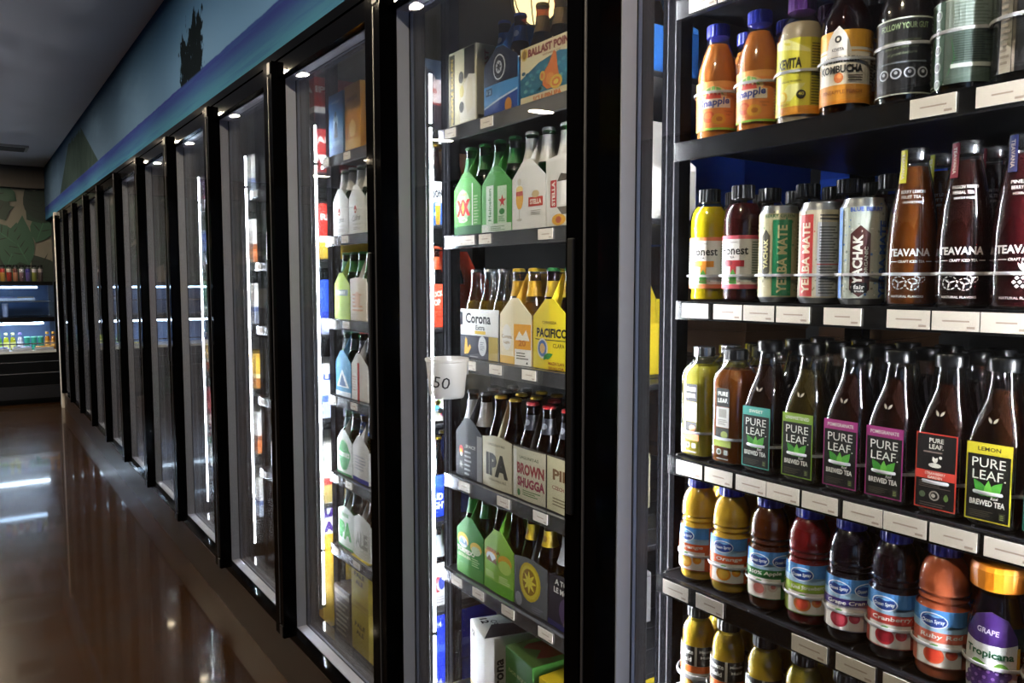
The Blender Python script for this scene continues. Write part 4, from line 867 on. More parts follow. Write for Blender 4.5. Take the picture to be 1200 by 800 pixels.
a_blu = [p([(-66, 70), (66, 70), (66, 118), (14, 148), (-14, 148), (-66, 118)], '#1a2238'), e(-2, 104, 24, 28, '#c9ccd2'), e(-2, 104, 21, 25, '#1a2030'), e(-2, 104, 12, 14, '#b9bec8'), [leaf(-2, 104, 11, 2.4, a, '#1a2030') for a in range(0, 360, 60)],
         p([(-66, 0), (66, 0), (66, 44), (-66, 20)], '#2b4a9c'), p([(-66, 20), (66, 44), (66, 48), (-66, 24)], '#c3d2ea'), r(-58, 48, -30, 64, '#21406a'), t('12', -44, 56, 9, '#9fc0e0', 20), e(34, 16, 12, 16, '#c98a3a')]
C_BLU = carrier('#4a8fd0', a_blu, '#2f6ab4', w=0.135)
a_bp = [p([(-95, 20), (95, 20), (95, 82), (40, 92), (-30, 82), (-95, 58)], '#2f6a86'), [e(random.Random(i).uniform(-90, 90), random.Random(i + 50).uniform(24, 74), 7, 4, ('#4a8a9c', '#245a78', '#6aa0a4')[i % 3], 8) for i in range(44)], t('BALLAST POINT', 8, 108, 17, '#7a2a2c', 150, 0.05),
        t('BREWING CO', 14, 94, 4, '#8a5a3a', 60), e(-80, 108, 11, 13, '#c9b04a'), e(-80, 108, 7, 9, '#8a6a3a'), p([(0, 22), (-16, 34), (-14, 56), (6, 74), (22, 96), (30, 90), (34, 62), (40, 40), (26, 24)], '#c8703c'), e(10, 42, 14, 12, '#d8904a'), e(30, 32, 20, 14, '#d2b04a'), e(30, 32, 14, 9, '#c8703c'), e(30, 32, 8, 5, '#d8c05a'), e(-16, 52, 9, 10, '#c9b04a'), e(-16, 52, 5, 6, '#c8703c'), t('SCULPIN IPA', 0, 10, 11, '#c2682c', 96, 0.04)]
C_BP = carrier('#d9cfae', a_bp, '#cfc49c', w=0.19, d=0.128, hs=0.122, hh=0.135, gable=False)
a_ps = [r(-58, 0, -34, 176, '#2a261c'), t('PINEAPPLE SCULPIN', -46, 86, 11, '#c9a83a', 160, 0.03, 90), r(10, 110, 56, 180, '#2a2622'), p([(-10, 0), (60, 0), (60, 112), (30, 118), (8, 96), (-6, 60)], '#e0ddd0'), e(-4, 116, 11, 14, '#2a2622'), e(-2, 46, 11, 13, '#2a2622'), p([(14, 60), (30, 112), (46, 104), (50, 40), (24, 26)], '#d8d2bc'), e(0, 82, 10, 14, '#c9bb6a')]
K_PS = carton('#cfc7a6', 0.124, 0.19, 0.183, front=a_ps, side=[t('BALLAST', -66, 126, 12, '#9a4a3a', 90, 0.03, 90), t('POINT', -40, 126, 10, '#9a4a3a', 60, 0.03, 90), r(-90, 0, 90, 20, '#3a342a')], side_col='#b5ad93')
def cor_box():
    f = [r(-60, 0, 60, 40, '#c9b884'), t('12', -34, 172, 14, '#23232a', 26, 0.04), lines(-50, 60, -10, 150, 8, '#c0c0bc')]
    s = [t('Corona', -64, 84, 26, '#23252e', 112, 0.03, 90), t('Extra', -36, 76, 16, '#23252e', 60, 0.02, 90), t('12', 34, 160, 26, '#23232a', 32, 0.04), t('CANS', 34, 138, 8, '#23232a', 28), r(-90, 0, 90, 14, '#b9b7ae')]
    return carton('#dad9d4', 0.125, 0.20, 0.195, f, s, [t('12', -36, -70, 20, '#23232a', 30, 0.04), p([(-10, -60), (60, -100), (60, 100), (10, 100)], '#2a2c34'), t('Corona', 0, -40, 16, '#3a3a40', 70, 0.02, 20)])
K_COR = cor_box()
K_DOS = carton('#3f7a34', 0.125, 0.24, 0.2, [r(-60, 0, 60, 50, '#5a9a44'), t('XX', 0, 60, 40, '#a8342c', 80, 0.09), t('DOS EQUIS', 0, 150, 10, '#b9cf8a', 90), e(20, 110, 20, 24, '#7fb05a')], [t('XX', -60, 70, 44, '#a8342c', 60, 0.09), t('LAGER', -50, 140, 12, '#b9cf8a', 60), r(-120, 0, 120, 20, '#2c5a28')], [p([(-30, -90), (0, -60), (30, -90), (40, -60), (10, -30), (40, 0), (20, 10), (0, -16), (-24, 10), (-40, -10), (-10, -36), (-44, -70)], '#7a2a24')], top_col='#4a6a34')
K_PAC = carton('#e0c52a', 0.125, 0.24, 0.19, [e(0, 100, 34, 40, '#c9c4b0'), e(0, 100, 26, 32, '#4a6a8c'), t('PACIFICO', 0, 160, 14, '#2c2a1c', 100, 0.04), t('12', 40, 60, 20, '#5a4a18', 26)], [e(-70, 100, 34, 40, '#c9c4b0'), e(-70, 100, 26, 32, '#5a7a9c'), e(-70, 100, 14, 18, '#d8b48a'), t('24', -10, 110, 18, '#8a6a18', 26, 0.03), r(-120, 176, 120, 190, '#d8d2b0'), r(-120, 0, 120, 12, '#b89a20')])

# --- second bay
B1 = dict(s1=(1.708, 0.990), s2=(1.450, 1.004), s3=(1.150, 1.006), s4=(0.850, 1.000), s5=(0.605, 0.992), s6=(0.285, 0.990))
for k, tg in dict(s1=[1.66, 1.50], s2=[1.65, 1.60, 1.53, 1.30], s3=[1.60, 1.49, 1.36, 1.20], s4=[1.62, 1.45, 1.31, 1.15], s5=[1.645, 1.545, 1.42, 1.28, 1.15], s6=[1.6, 1.4]).items():
    shelf(1, *B1[k], tags=tg, small=True)
def b1(k, y, kit, lab, bk=None, bl=None, d=0.186, gable=True, rows=3, dx=0.012, rz=0.0):
    z, xf = B1[k]; pack(kit, lab, xf + dx + d / 2, y, z, bk, bl, gable, rows, rz)
place(K_PS, 'beer_carton', 'tall cream and black beer carton at the left of the top shelf', 'carton', (0.990 + 0.012 + 0.095, 1.640, 1.7106), 0)
b1('s1', 1.476, C_BLU, 'bright blue bottle carrier with round dark badge', B_BLUE, 'brown beer bottle with blue cap in the bright blue carrier')
b1('s1', 1.305, C_BP, 'cream bottle carrier with fish picture on the top shelf', B_SAND, 'brown beer bottle with tan neck label in the cream fish carrier', d=0.128, gable=False)
b1('s1', 1.135, C_BLU, 'bright blue bottle carrier half hidden behind the door post', B_BLUE, 'beer bottle with blue cap behind the wide door post', rows=2)
b1('s2', 1.642, C_XX, 'green bottle carrier with two large red letters', B_GREEN, 'green beer bottle in the carrier with red letters')
b1('s2', 1.515, C_HK, 'green bottle carrier with pale side panels and red star', B_GREEN, 'green beer bottle in the carrier with red star')
b1('s2', 1.390, C_ST1, 'white bottle carrier with a painted beer goblet', B_WHITE, 'beer bottle with white neck in the goblet carrier')
b1('s2', 1.266, C_ST2, 'white bottle carrier with red vertical badge next to post', B_WHITE, 'beer bottle with white neck in the red badge carrier')
b1('s2', 1.142, C_ST1, 'white goblet carrier hidden behind the wide door post', None)
b1('s3', 1.594, C_COR, 'white and dark blue beer carrier with gold beast emblem', B_CLEAR, 'clear beer bottle with silver cap in the white carrier', d=0.126, gable=False)
b1('s3', 1.442, C_CL, 'orange and cream bottle carrier with white mountain', B_CLEARY, 'clear beer bottle with yellow neck in the orange carrier')
b1('s3', 1.313, C_PAC, 'bright yellow bottle carrier with round blue emblem', B_YELL, 'brown beer bottle with yellow neck in the yellow carrier')
b1('s3', 1.186, C_PAC, 'bright yellow bottle carrier hidden by the wide door post', None)
b1('s4', 1.632, C_21, 'dark grey bottle carrier with small colourful face', B_SILVER, 'brown beer bottle with silver neck in the dark grey carrier')
b1('s4', 1.508, C_IPA, 'beige bottle carrier with three large dark letters', B_BROWN, 'brown beer bottle with gold cap in the three letter carrier')
b1('s4', 1.380, C_BRO, 'dark carrier with cream panel and brown-red lettering', B_BROWNR, 'brown beer bottle with red cap in the brown-red lettered carrier')
b1('s4', 1.253, C_CRM, 'dark carrier with cream panel against the door post', B_BROWNR, 'brown beer bottle with red cap beside the door post')
b1('s5', 1.617, C_SN, 'dark green carrier with mountain picture at the left end', B_GREEN, 'green beer bottle in the dark green mountain carrier')
b1('s5', 1.490, C_SN2, 'light green carrier with mountain picture', B_BROWN, 'brown beer bottle in the light green mountain carrier')
b1('s5', 1.364, C_DK, 'charcoal bottle carrier with yellow sunburst medallion', B_YELL, 'brown beer bottle with yellow neck in the charcoal carrier')
b1('s5', 1.238, C_ATL, 'black carrier with white lettering next to the door post', B_SILVER, 'brown beer bottle with silver neck in the black carrier')
place(K_COR, 'beer_carton', 'white and black twelve-can carton on the bottom shelf', 'carton', (1.105, 1.565, 0.2876), R(-16))
place(K_DOS, 'beer_carton', 'dark green beer carton on the bottom shelf', 'carton', (1.122, 1.395, 0.2876), R(-6))
place(K_PAC, 'beer_carton', 'yellow beer carton on the bottom shelf', 'carton', (1.118, 1.262, 0.2876), 0)

# --- third bay
B2 = dict(s1=(1.735, 0.990), s2=(1.484, 1.0), s3=(1.215, 1.0), s4=(0.962, 1.0), s5=(0.70, 1.0), s6=(0.452, 1.0), s7=(0.12, 0.99))
for k in B2: shelf(2, *B2[k], tags=[2.44, 2.33, 1.85] if k in ('s2', 's3', 's5') else [2.45, 2.28, 1.84], small=True)
def b2(k, y, kit, lab, bk=None, bl=None, d=0.186, gable=True, rows=2, dx=0.012):
    z, xf = B2[k]; pack(kit, lab, xf + dx + d / 2, y, z, bk, bl, gable, rows)
def box2(k, y, kit, lab, d=0.19, dz=0.0, bays=None, dx=0.012, rz=0):
    z, xf = (bays or B2)[k]; return place(kit, 'beer_carton', lab, 'carton', (xf + dx + d / 2, y, z + 0.0026 + dz), rz, 'cartons in the cooler')
K_BLUE = carton('#4f86bc', 0.115, 0.19, 0.20, [r(-57, 0, 57, 30, '#3a6aa4'), e(0, 110, 20, 26, '#c3d4e6'), p([(-16, 60), (-10, 104), (0, 112), (10, 104), (16, 60)], '#1c2430'), e(0, 134, 8, 10, '#1c2430'), t('WHEAT', 0, 172, 10, '#c3d4e6', 70, 0.02), lines(-40, 36, 40, 52, 3, '#a9c4e0')])
K_ORNG = carton('#c98a2c', 0.115, 0.19, 0.205, [r(-57, 0, 57, 40, '#d8ae5a'), t('AMBER', 0, 160, 14, '#8a5a1c', 80, 0.03), lines(-40, 60, 40, 140, 8, '#b87a24'), e(0, 70, 26, 26, '#e2c07a')])
a_cid = [e(-4, 76, 10, 12, '#b8383a'), r(-12, 70, 4, 76, '#d8c8b8'), t('Cidre', 0, 50, 17, '#4a4a4a', 60, 0.0, 4, 0.35), r(-30, 30, 34, 31, '#8a8a86'), lines(-24, 14, 28, 24, 2, '#a9a9a4')]
C_CID = carrier('#e2e2de', a_cid, '#dcdcd6'); a_lim = [r(-50, 76, 50, 96, '#8a9a8a'), t('PERRY', 0, 86, 11, '#e6ebd8', 70, 0.03), lines(-40, 12, 40, 60, 6, '#9cbf4a')]
C_LIM = carrier('#b4cf5a', a_lim, '#a4bf4a'); C_CRE = carrier('#e6dccb', [lines(-40, 30, 40, 90, 5, '#d8a48a'), e(0, 66, 20, 26, '#e3c0aa')], '#e0d6c4', hs=0.13, hp=0.134)
C_BLT = carrier('#3f8fbc', [p([(-50, 30), (0, 90), (50, 30)], '#d9e2ea'), p([(-30, 34), (0, 74), (30, 34)], '#2c5a8a'), r(-61, 0, 61, 16, '#d9e2ea')], '#3a82ac'); C_RW = carrier('#e6e2dc', [r(-8, 0, 8, 120, '#c2302c'), lines(-50, 30, -14, 80, 6, '#c9a49a')], '#dcd6ce')
C_OD = carrier('#e2e6de', [e(0, 66, 48, 56, '#c9d8c0'), e(0, 66, 43, 50, '#2f8a44'), r(-50, 56, 50, 82, '#3a9a50'), t("O'DOUL'S", 0, 68, 16, '#e9ede0', 88, 0.05), r(-61, 0, 61, 8, '#2f8a44')], '#dce0d8'); C_WB = carrier('#e4e2e0', [r(-61, 0, 61, 14, '#3a3f9c'), lines(-40, 40, 40, 90, 5, '#b9bac4')], '#dcdad8')
C_IP2 = carrier('#dfe6da', [t('GOOSE', 0, 112, 12, '#3f9a4a', 60, 0.03), t('IPA', 0, 60, 60, '#4fae5a', 100, 0.07), r(-61, 0, 61, 6, '#3f9a4a')], '#cfd8ca', hs=0.125, hp=0.14); C_WH = carrier('#e2e2dc', [t('ALE', 0, 60, 50, '#a9a9a4', 90, 0.05)], '#d6d6d0', hs=0.125, hp=0.14)
K_YEL = carton('#b8a23a', 0.13, 0.22, 0.165, [t('PALE', 0, 110, 16, '#5a4a20', 80, 0.04), t('ALE', 0, 86, 16, '#5a4a20', 60, 0.04), r(-65, 0, 65, 20, '#a48f30')], [t('PALE', -60, 110, 16, '#5a4a20', 70, 0.04)])
K_BRN = carton('#3f3730', 0.125, 0.22, 0.19, [lines(-50, 30, 50, 150, 7, '#8d8478'), r(-62, 160, 62, 176, '#8d8478')])
box2('s1', 2.415, K_BLUE, 'upright blue carton with dark figure on the top shelf'); box2('s1', 2.285, K_ORNG, 'upright orange carton beside the blue carton on top shelf')
for i in range(4):
    b2('s2', 2.412 - 0.127 * i, C_CID, 'white cider carrier with small red crest, %s from the left' % ords[i], B_WHITE if i < 2 else None, 'cider bottle in the %s white carrier with red crest' % ords[i])
b2('s3', 2.412, C_LIM, 'lime green bottle carrier with grey band', B_GREEN, 'green bottle in the lime green carrier'); b2('s3', 2.284, C_CRE, 'cream bottle carrier with pale pink print', B_GREEN, 'green bottle in the cream carrier')
b2('s4', 2.412, C_BLT, 'light blue carrier with white mountain peak', B_TEAL, 'dark teal bottle in the light blue carrier'); b2('s4', 2.284, C_RW, 'white bottle carrier with a red centre stripe', B_BROWNR, 'brown bottle with red cap in the striped carrier')
b2('s5', 2.412, C_OD, 'white bottle carrier with large green oval', B_TEAL, 'dark bottle in the green oval carrier'); b2('s5', 2.284, C_WB, 'white bottle carrier with dark blue foot band', B_BLUE, 'brown bottle with blue cap in the blue foot band carrier')
b2('s6', 2.412, C_IP2, 'white carrier with large green letters', B_TEAL, 'dark bottle in the carrier with green letters'); b2('s6', 2.284, C_WH, 'white carrier with large pale grey letters', B_BROWN, 'brown bottle in the pale grey lettered carrier')
box2('s7', 2.43, K_BRN, 'dark brown carton on the floor of the third bay', 0.22)
box2('s7', 2.285, K_YEL, 'lower of two stacked mustard yellow cartons', 0.22); box2('s7', 2.285, K_YEL, 'upper of two stacked mustard yellow cartons', 0.22, dz=0.167)
# near end of the third bay, seen past the door post
C_BM = carrier('#d9d9d4', [], '#d9d9d4', [r(-90, 0, 90, 60, '#3f6ab8'), p([(-90, 60), (-40, 66), (-40, 100), (-90, 84)], '#d9d9d4'), t('MOON', -76, 82, 20, '#23252c', 44, 0.05, 10), p([(-74, 2), (-76, 56), (-60, 56), (-62, 2)], '#dc9a2c'), r(-76, 52, -60, 58, '#ece6da'), t('BLUE', -84, 30, 9, '#c3d4ee', 20, 0.03)], hs=0.125, hp=0.15)
C_SHK = carrier('#d8492c', [], '#d8492c', [t('SHOCK', -76, 88, 15, '#efe0d4', 44, 0.04, 10), t('TOP', -76, 66, 17, '#efe0d4', 30, 0.04, 6), r(-90, 44, 90, 46, '#8a2a1c'), lines(-90, 28, -50, 40, 2, '#8a2a1c')], hs=0.125, hp=0.15)
C_BUD = carrier('#2340c8', [], '#2340c8', [p([(-93, 84), (93, 70), (93, 115), (-93, 115)], '#3a62dc'), t('BUD', -78, 56, 20, '#e9ebf2', 40, 0.05), t('LIGHT', -74, 32, 20, '#e9ebf2', 54, 0.05)], hs=0.125, hp=0.15)
C_RED = carrier('#c9c6c4', [], '#c9c6c4', [e(-76, 60, 14, 22, '#b8343c'), e(-70, 56, 9, 14, '#c9c6c4'), e(-64, 62, 10, 18, '#3a4a9c'), lines(-90, 8, -50, 30, 3, '#a4a2a0')], hs=0.13, hp=0.14)
K_FLW = carton('#b9b4a8', 0.125, 0.19, 0.135, [], [[e(random.Random(i).uniform(-92, -40), random.Random(i + 9).uniform(8, 126), 8, 8, ('#c03a6a', '#6a9a3a', '#e2b83a', '#d8d8d0', '#4a8ab0')[i % 5], 8) for i in range(26)]])
K_BL2 = carton('#1f35c0', 0.125, 0.22, 0.16, [], [t('24', -84, 118, 16, '#c9cfe6', 22, 0.04), r(-110, 40, 110, 60, '#3f5ae0')])
K_CANS = carton('#b9a8a4', 0.125, 0.19, 0.175, [], [r(-95, 126, 95, 175, '#3f4a5a'), r(-95, 0, 95, 60, '#2a2226'), e(-78, 116, 14, 26, '#c9b4b0'), t('PUB', -76, 96, 12, '#a03a34', 30, 0.03), r(-95, 60, 95, 66, '#8a3a34')])
box2('s1', 1.885, K_CANS, 'pale pink and dark carton glimpsed beside the second light strip')
b2('s2', 1.885, C_BM, 'blue and white carrier with orange glass of beer', B_BROWN, 'brown bottle in the blue and white carrier'); b2('s3', 1.885, C_SHK, 'orange-red carrier with white slanted lettering', B_ORANGE, 'brown bottle with orange neck in the orange-red carrier')
box2('s4', 1.885, K_FLW, 'floral patterned carton beside the second light strip'); b2('s5', 1.885, C_BUD, 'royal blue carrier with bold white lettering', B_BROWN, 'brown bottle in the royal blue carrier')
b2('s6', 1.885, C_RED, 'pale grey carrier with red and blue rings', B_SILVER, 'brown bottle with silver neck in the ringed carrier'); box2('s7', 1.885, K_BL2, 'lower deep blue carton at the bottom near the light strip', 0.22); box2('s7', 1.885, K_BL2, 'upper deep blue carton at the bottom near the light strip', 0.22, dz=0.162)

# --- fourth bay
B3 = dict(s1=(1.705, 0.99), s2=(1.414, 1.0), s3=(1.154, 1.0), s4=(0.861, 1.0), s5=(0.56, 1.0), s6=(0.11, 0.99))
for k in B3: shelf(3, *B3[k], tags=[2.62, 2.95, 3.2], small=True)
def b3(k, y, kit, lab, d=0.19, dz=0.0): return box2(k, y, kit, lab, d, dz, B3)
def strip_carton(c1, c2, c3, h=0.16, txt=None, tc='#e9e6e0'):
    f = [r(-62, 0, 62, h * 300, c2), r(-62, h * 300, 62, h * 420, c3)] + ([t(txt, 0, h * 760, 22, tc, 100, 0.05)] if txt else [])
    s = [r(-95, 0, 95, h * 300, c2), r(-95, h * 300, 95, h * 420, c3)] + ([t(txt, -56, h * 760, 22, tc, 70, 0.05)] if txt else [])
    return carton(c1, 0.125, 0.19, h, f, s)
K_R1 = strip_carton('#c4332e', '#a82824', '#d8d0c8', 0.15, 'ALE'); K_R2 = strip_carton('#c93a30', '#d8b03a', '#e2dcd4', 0.19, 'RED'); K_B1 = strip_carton('#2f52c8', '#b9c0dc', '#2a3a9c', 0.19); K_W1 = strip_carton('#d9d9da', '#b4bcd4', '#4a66b0', 0.19, 'LITE', '#3a52a4')
K_Y1 = strip_carton('#dcd8ce', '#c9b26a', '#b83a34', 0.21)
a_la = [t('LA', -14, 196, 40, '#4a2a8c', 76, 0.09), t('CERVEZA', -14, 164, 8, '#8a7a3a', 60), t('AL', -14, 132, 40, '#4a2a8c', 70, 0.09), e(20, 70, 60, 44, '#dca82c'), p([(-62, 60), (-10, 110), (-20, 60)], '#c84a2c'), r(-62, 0, 62, 40, '#e2c24a')]
K_LA = carton('#e4e2da', 0.125, 0.19, 0.225, a_la, [r(-95, 0, 95, 110, '#dcae34'), t('LA', -60, 190, 40, '#4a2a8c', 60, 0.09), t('AL', -60, 136, 36, '#4a2a8c', 60, 0.09)])
K_L2 = carton('#e2d8a8', 0.125, 0.19, 0.225, [r(-62, 0, 62, 100, '#d8a424'), t('L', -20, 190, 40, '#4a2a8c', 34, 0.09), t('A', -14, 120, 40, '#4a2a8c', 40, 0.09)], [r(-95, 0, 95, 225, '#c9a43a')])
K_RC = strip_carton('#b8382e', '#2a2a30', '#c8c0b8', 0.17, 'IPA')
for kk, kt, nm in (('s1', K_R1, 'lower red'), ('s2', K_R2, 'red and yellow'), ('s3', K_B1, 'bright blue'), ('s4', K_W1, 'white and blue'), ('s5', K_Y1, 'cream with red stripe')):
    b3(kk, 2.660, kt, '%s carton beside the third light strip' % nm); b3(kk, 2.795, kt, '%s carton standing second in the fourth bay' % nm)
b3('s1', 2.660, K_RC, 'red and white carton on top of the lower red carton', dz=0.152)
b3('s6', 2.660, K_L2, 'yellow carton with purple letters standing on the bottom', dz=0); b3('s6', 2.660, K_LA, 'white and yellow carton with purple letters, upper of two', dz=0.227)
# --- far bays: cartons and carriers glimpsed between the posts
palette = [('#c9c6be', '#8a8f98', '#3a4a7a'), ('#3f8a4c', '#c9d8c0', '#2a5a34'), ('#d8a83a', '#b8702c', '#e6dcc0'), ('#b8302c', '#d9d4cc', '#7a2024'), ('#3a5ab0', '#c9d2e6', '#26386c'), ('#d9d6cf', '#c2703c', '#8a4a2c'), ('#e2a44a', '#c9542c', '#e6e0d4'), ('#5a3a6a', '#d8d0dc', '#a03a5a')]
names = ['grey', 'green', 'amber', 'red', 'blue', 'white', 'orange', 'purple']
FARK = [strip_carton(*c, h=hh) for c, hh in zip(palette, (0.17, 0.18, 0.15, 0.19, 0.17, 0.18, 0.16, 0.17))]
HTS = (1.70, 1.42, 1.16, 0.88, 0.60, 0.32)
for n in range(4, 11):
    bay = {k: (z, 1.0) for k, z in enumerate(HTS)}
    yn = post_y(n - 1)
    for k in bay:
        shelf(n, *bay[k], tags=[yn + 0.09, yn + 0.3], small=True)
        if n < 9:
            for j, yy in enumerate((yn + 0.11,) + ((yn + 0.24,) if n < 6 else ())):
                q = (n * 3 + k * 5 + j) % 8 if n > 4 else (0, 5, 0, 2, 5, 0)[k]
                box2(k, yy, FARK[q], '%s striped carton on the %s shelf down of the %s bay, %s to the post' % (names[q], ords[k], ('fifth', 'sixth', 'seventh', 'eighth', 'ninth')[n - 4], ('next', 'second')[j]), bays=bay)
    for k in (2, 3, 4) if n < 7 else ():
        yy = post_y(n) - 0.11
        q = (n + k * 3) % 8; box2(k, yy, FARK[q], '%s striped carton at the far end of %s shelf, %s bay' % (names[q], ords[k], ('fifth', 'sixth', 'seventh')[n - 4]), bays=bay)
# dark bottles at the far end of the fourth bay
for k in ('s2', 's3', 's4', 's5'):
    z, xf = B3[k]
    for j in range(3): place(B_BROWN, 'beer_bottle', '%s dim brown bottle on the %s shelf at the far end of fourth bay' % (('leftmost', 'middle', 'rightmost')[j], dict(s2='second', s3='third', s4='fourth', s5='fifth')[k]), 'bottle', (xf + 0.05, 3.20 - 0.065 * j, z + 0.0026), 0, 'dim brown bottles in the fourth bay')

# ------------------------------------------------------------ blue cases stored behind the shelves
CASEB = lambda w: carton('#1f46b0', w, 0.28, 0.24, [r(-w * 500, 100, w * 500, 140, '#2a5ad0')], [r(-140, 100, 140, 140, '#2a5ad0')])
CASEK = lambda w: carton('#4a3424', w, 0.28, 0.24, [r(-w * 500, 110, w * 500, 124, '#33241a')], [r(-140, 110, 140, 124, '#33241a')])
for c, (yy, w, nn, nm) in enumerate(((1.57, 0.40, 7, 'wide'), (1.07, 0.16, 7, 'narrow'))):
    kb, kk = CASEB(w), CASEK(w)
    for k in range(nn):
        last = k == nn - 1
        place(kb if last else kk, 'drink_case', ('blue cardboard case on top of the %s stack behind the shelves' % nm) if last else ('brown cardboard case, %s from the floor in the %s stack behind the shelves' % (ords[k], nm)), 'case', (1.86 + 0.008 * (k % 2), yy, 0.002 + 0.2405 * k), R((-1.5, 1, 0.5)[k % 3]), 'cases stored behind the shelves')

# ------------------------------------------------------------ plastic cup stuck to the second door
cup = thing('plastic_cup', 'clear plastic deli cup with handwritten marks fixed to the glass door', 'cup', (XG - 0.048, 1.398, 1.101))
cup_pr = [(0.034, 0.0), (0.036, 0.004), (0.043, 0.074), (0.0455, 0.076), (0.0455, 0.081), (0.0435, 0.081), (0.042, 0.076), (0.0345, 0.006), (0.0, 0.006)]
m = bpy.data.materials.new('frosted_plastic'); m.use_nodes = True; nt = m.node_tree; bs = nt.nodes['Principled BSDF']
bs.inputs['Base Color'].default_value = (0.82, 0.84, 0.88, 1); bs.inputs['Roughness'].default_value = 0.3
tr = nt.nodes.new('ShaderNodeBsdfTransparent'); tl = nt.nodes.new('ShaderNodeBsdfTranslucent'); mx = nt.nodes.new('ShaderNodeMixShader'); mx.inputs[0].default_value = 0.5; m2 = nt.nodes.new('ShaderNodeMixShader'); m2.inputs[0].default_value = 0.35
nt.links.new(bs.outputs[0], mx.inputs[1]); nt.links.new(tl.outputs[0], mx.inputs[2]); nt.links.new(mx.outputs[0], m2.inputs[1]); nt.links.new(tr.outputs[0], m2.inputs[2]); nt.links.new(m2.outputs[0], nt.nodes['Material Output'].inputs[0])
obj('cup_body', MB().lathe(cup_pr, 32, close=False).mesh('cup_body', m, True), cup)
obj('lettering', art('lettering', [t('50', 0, 34, 24, '#16161a', 36, 0.0, -6, 0.1), r(-26, 26, -23, 29, '#16161a')], map_round([(0.0345, 0), (0.0352, 0.004), (0.0432, 0.074)], 0), 0.006, 0.02, off=0.0006), cup, rz=R(42))
obj('suction_pad', MB().box(0.040, 0.0448, -0.012, 0.012, 0.045, 0.07).mesh('suction_pad', PLASTIC('#c9ccd2')), cup)
# ------------------------------------------------------------ refrigerated display case at the end of the aisle
DC = Vector((-0.02, 10.02, 0)); W2 = 0.90
case = thing('display_case', 'black refrigerated display case with two lit tiers by the far wall', 'display case', DC)
BLK = principled('black_case', '#050506', 0.35, spec=0.12, noise=0.1)
def dcp(name, x0, x1, y0, y1, z0, z1, mat, parent=None, bevel=0.0): return obj(name, box_mesh(name, x0, x1, y0, y1, z0, z1, mat, bevel), parent or case)
dcp('base_cabinet', -W2, W2, 0.0, 0.72, 0.03, 0.56, BLK)
dcp('foot', -W2 + 0.03, W2 - 0.03, 0.05, 0.7, 0.0, 0.03, BLK)
g = dcp('grille_panel', -W2 + 0.03, W2 - 0.03, -0.012, 0.0, 0.06, 0.20, DARK_STEEL)
for i in range(22): dcp('louvre', -W2 + 0.12 + i * 0.035, -W2 + 0.14 + i * 0.035, -0.018, -0.012, 0.08, 0.18, BLK, g)
dcp('trim_strip', -W2, W2, -0.010, 0.0, 0.335, 0.345, RAIL_GREY); dcp('trim_strip', -W2, W2, -0.010, 0.0, 0.46, 0.468, RAIL_GREY)
nb = dcp('name_badge', 0.55, 0.75, -0.006, -0.002, 0.505, 0.53, BLK)
for x in (-W2, W2 - 0.05): dcp('side_panel', x, x + 0.05, 0.0, 0.72, 0.56, 1.34, BLK)
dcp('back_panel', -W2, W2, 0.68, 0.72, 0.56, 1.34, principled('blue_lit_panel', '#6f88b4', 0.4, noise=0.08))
dcp('top_panel', -W2, W2, 0.10, 0.72, 1.30, 1.34, BLK); dcp('middle_deck', -W2 + 0.05, W2 - 0.05, 0.05, 0.68, 0.90, 0.95, BLK)
dcp('glass_shelf', -W2 + 0.05, W2 - 0.05, 0.25, 0.68, 1.118, 1.126, thin_glass('case_glass', (0.85, 0.9, 0.95), 0.0, 1.2)); dcp('shelf_edge', -W2 + 0.05, W2 - 0.05, 0.242, 0.25, 1.115, 1.128, SILVER)
dcp('tray', -W2 + 0.05, W2 - 0.05, 0.03, 0.68, 0.56, 0.585, principled('white_tray', '#c9ccd0', 0.4)); dcp('guard_rail', -W2 + 0.05, W2 - 0.05, 0.02, 0.03, 0.655, 0.668, SILVER)
dcp('front_glass', -W2 + 0.05, W2 - 0.05, 0.055, 0.061, 0.95, 1.30, thin_glass('case_glass'))
LC = emit('case_tube', (0.62, 0.8, 1.0), CASE_POWER)
dcp('light_tube', -W2 + 0.08, W2 - 0.20, 0.10, 0.125, 1.268, 1.288, emit('case_tube_dim', (0.62, 0.8, 1.0), CASE_POWER * 0.45)); dcp('light_tube', -W2 + 0.08, W2 - 0.16, 0.065, 0.09, 0.873, 0.893, LC)
small_p = [(24, 0), (28, 3), (28, 110), (23, 136), (15, 156), (14, 172)]
def small(liq, capc, lab): return bottle(small_p, liq, 146, (ribcap(16, 170, 194), PLASTIC(capc), 0.0), [dict(items=[r(-87, 0, 87, 70, lab), lines(-20, 10, 20, 60, 5, '#6a6a60')], z=24)], seg=16, clear=0.1)
def tub(c, lidc): return [('tub_body', MB().lathe([(0.025, 0), (0.029, 0.135)], 20).mesh('tub_body', PLASTIC(c), True), []), ('lid', MB().lathe([(0.0305, 0.135), (0.0305, 0.144), (0.026, 0.148)], 20).mesh('lid', PLASTIC(lidc), True), [])]
YB_, WB_, AB_, GB_ = small('#b8c02c', '#dfe6a0', '#dfe08a'), small('#d4cfd8', '#8a7ac0', '#dcdce6'), small('#c8862c', '#e2a84a', '#d8a85a'), small('#4f9a3c', '#3f8a3c', '#9fcf5a')
GT_ = tub('#2f8f7a', '#7fc8b4'); seq = [(0.13, GB_, 'green'), (0.26, GB_, 'deep green'), (0.325, GB_, 'leaf green'), (0.39, YB_, 'yellow'), (0.453, YB_, 'lemon yellow'), (0.52, WB_, 'pale lilac'), (0.585, GT_, 'left teal'), (0.65, GT_, 'middle teal'), (0.715, GT_, 'right teal'), (0.778, AB_, 'left amber'), (0.838, AB_, 'right amber')]
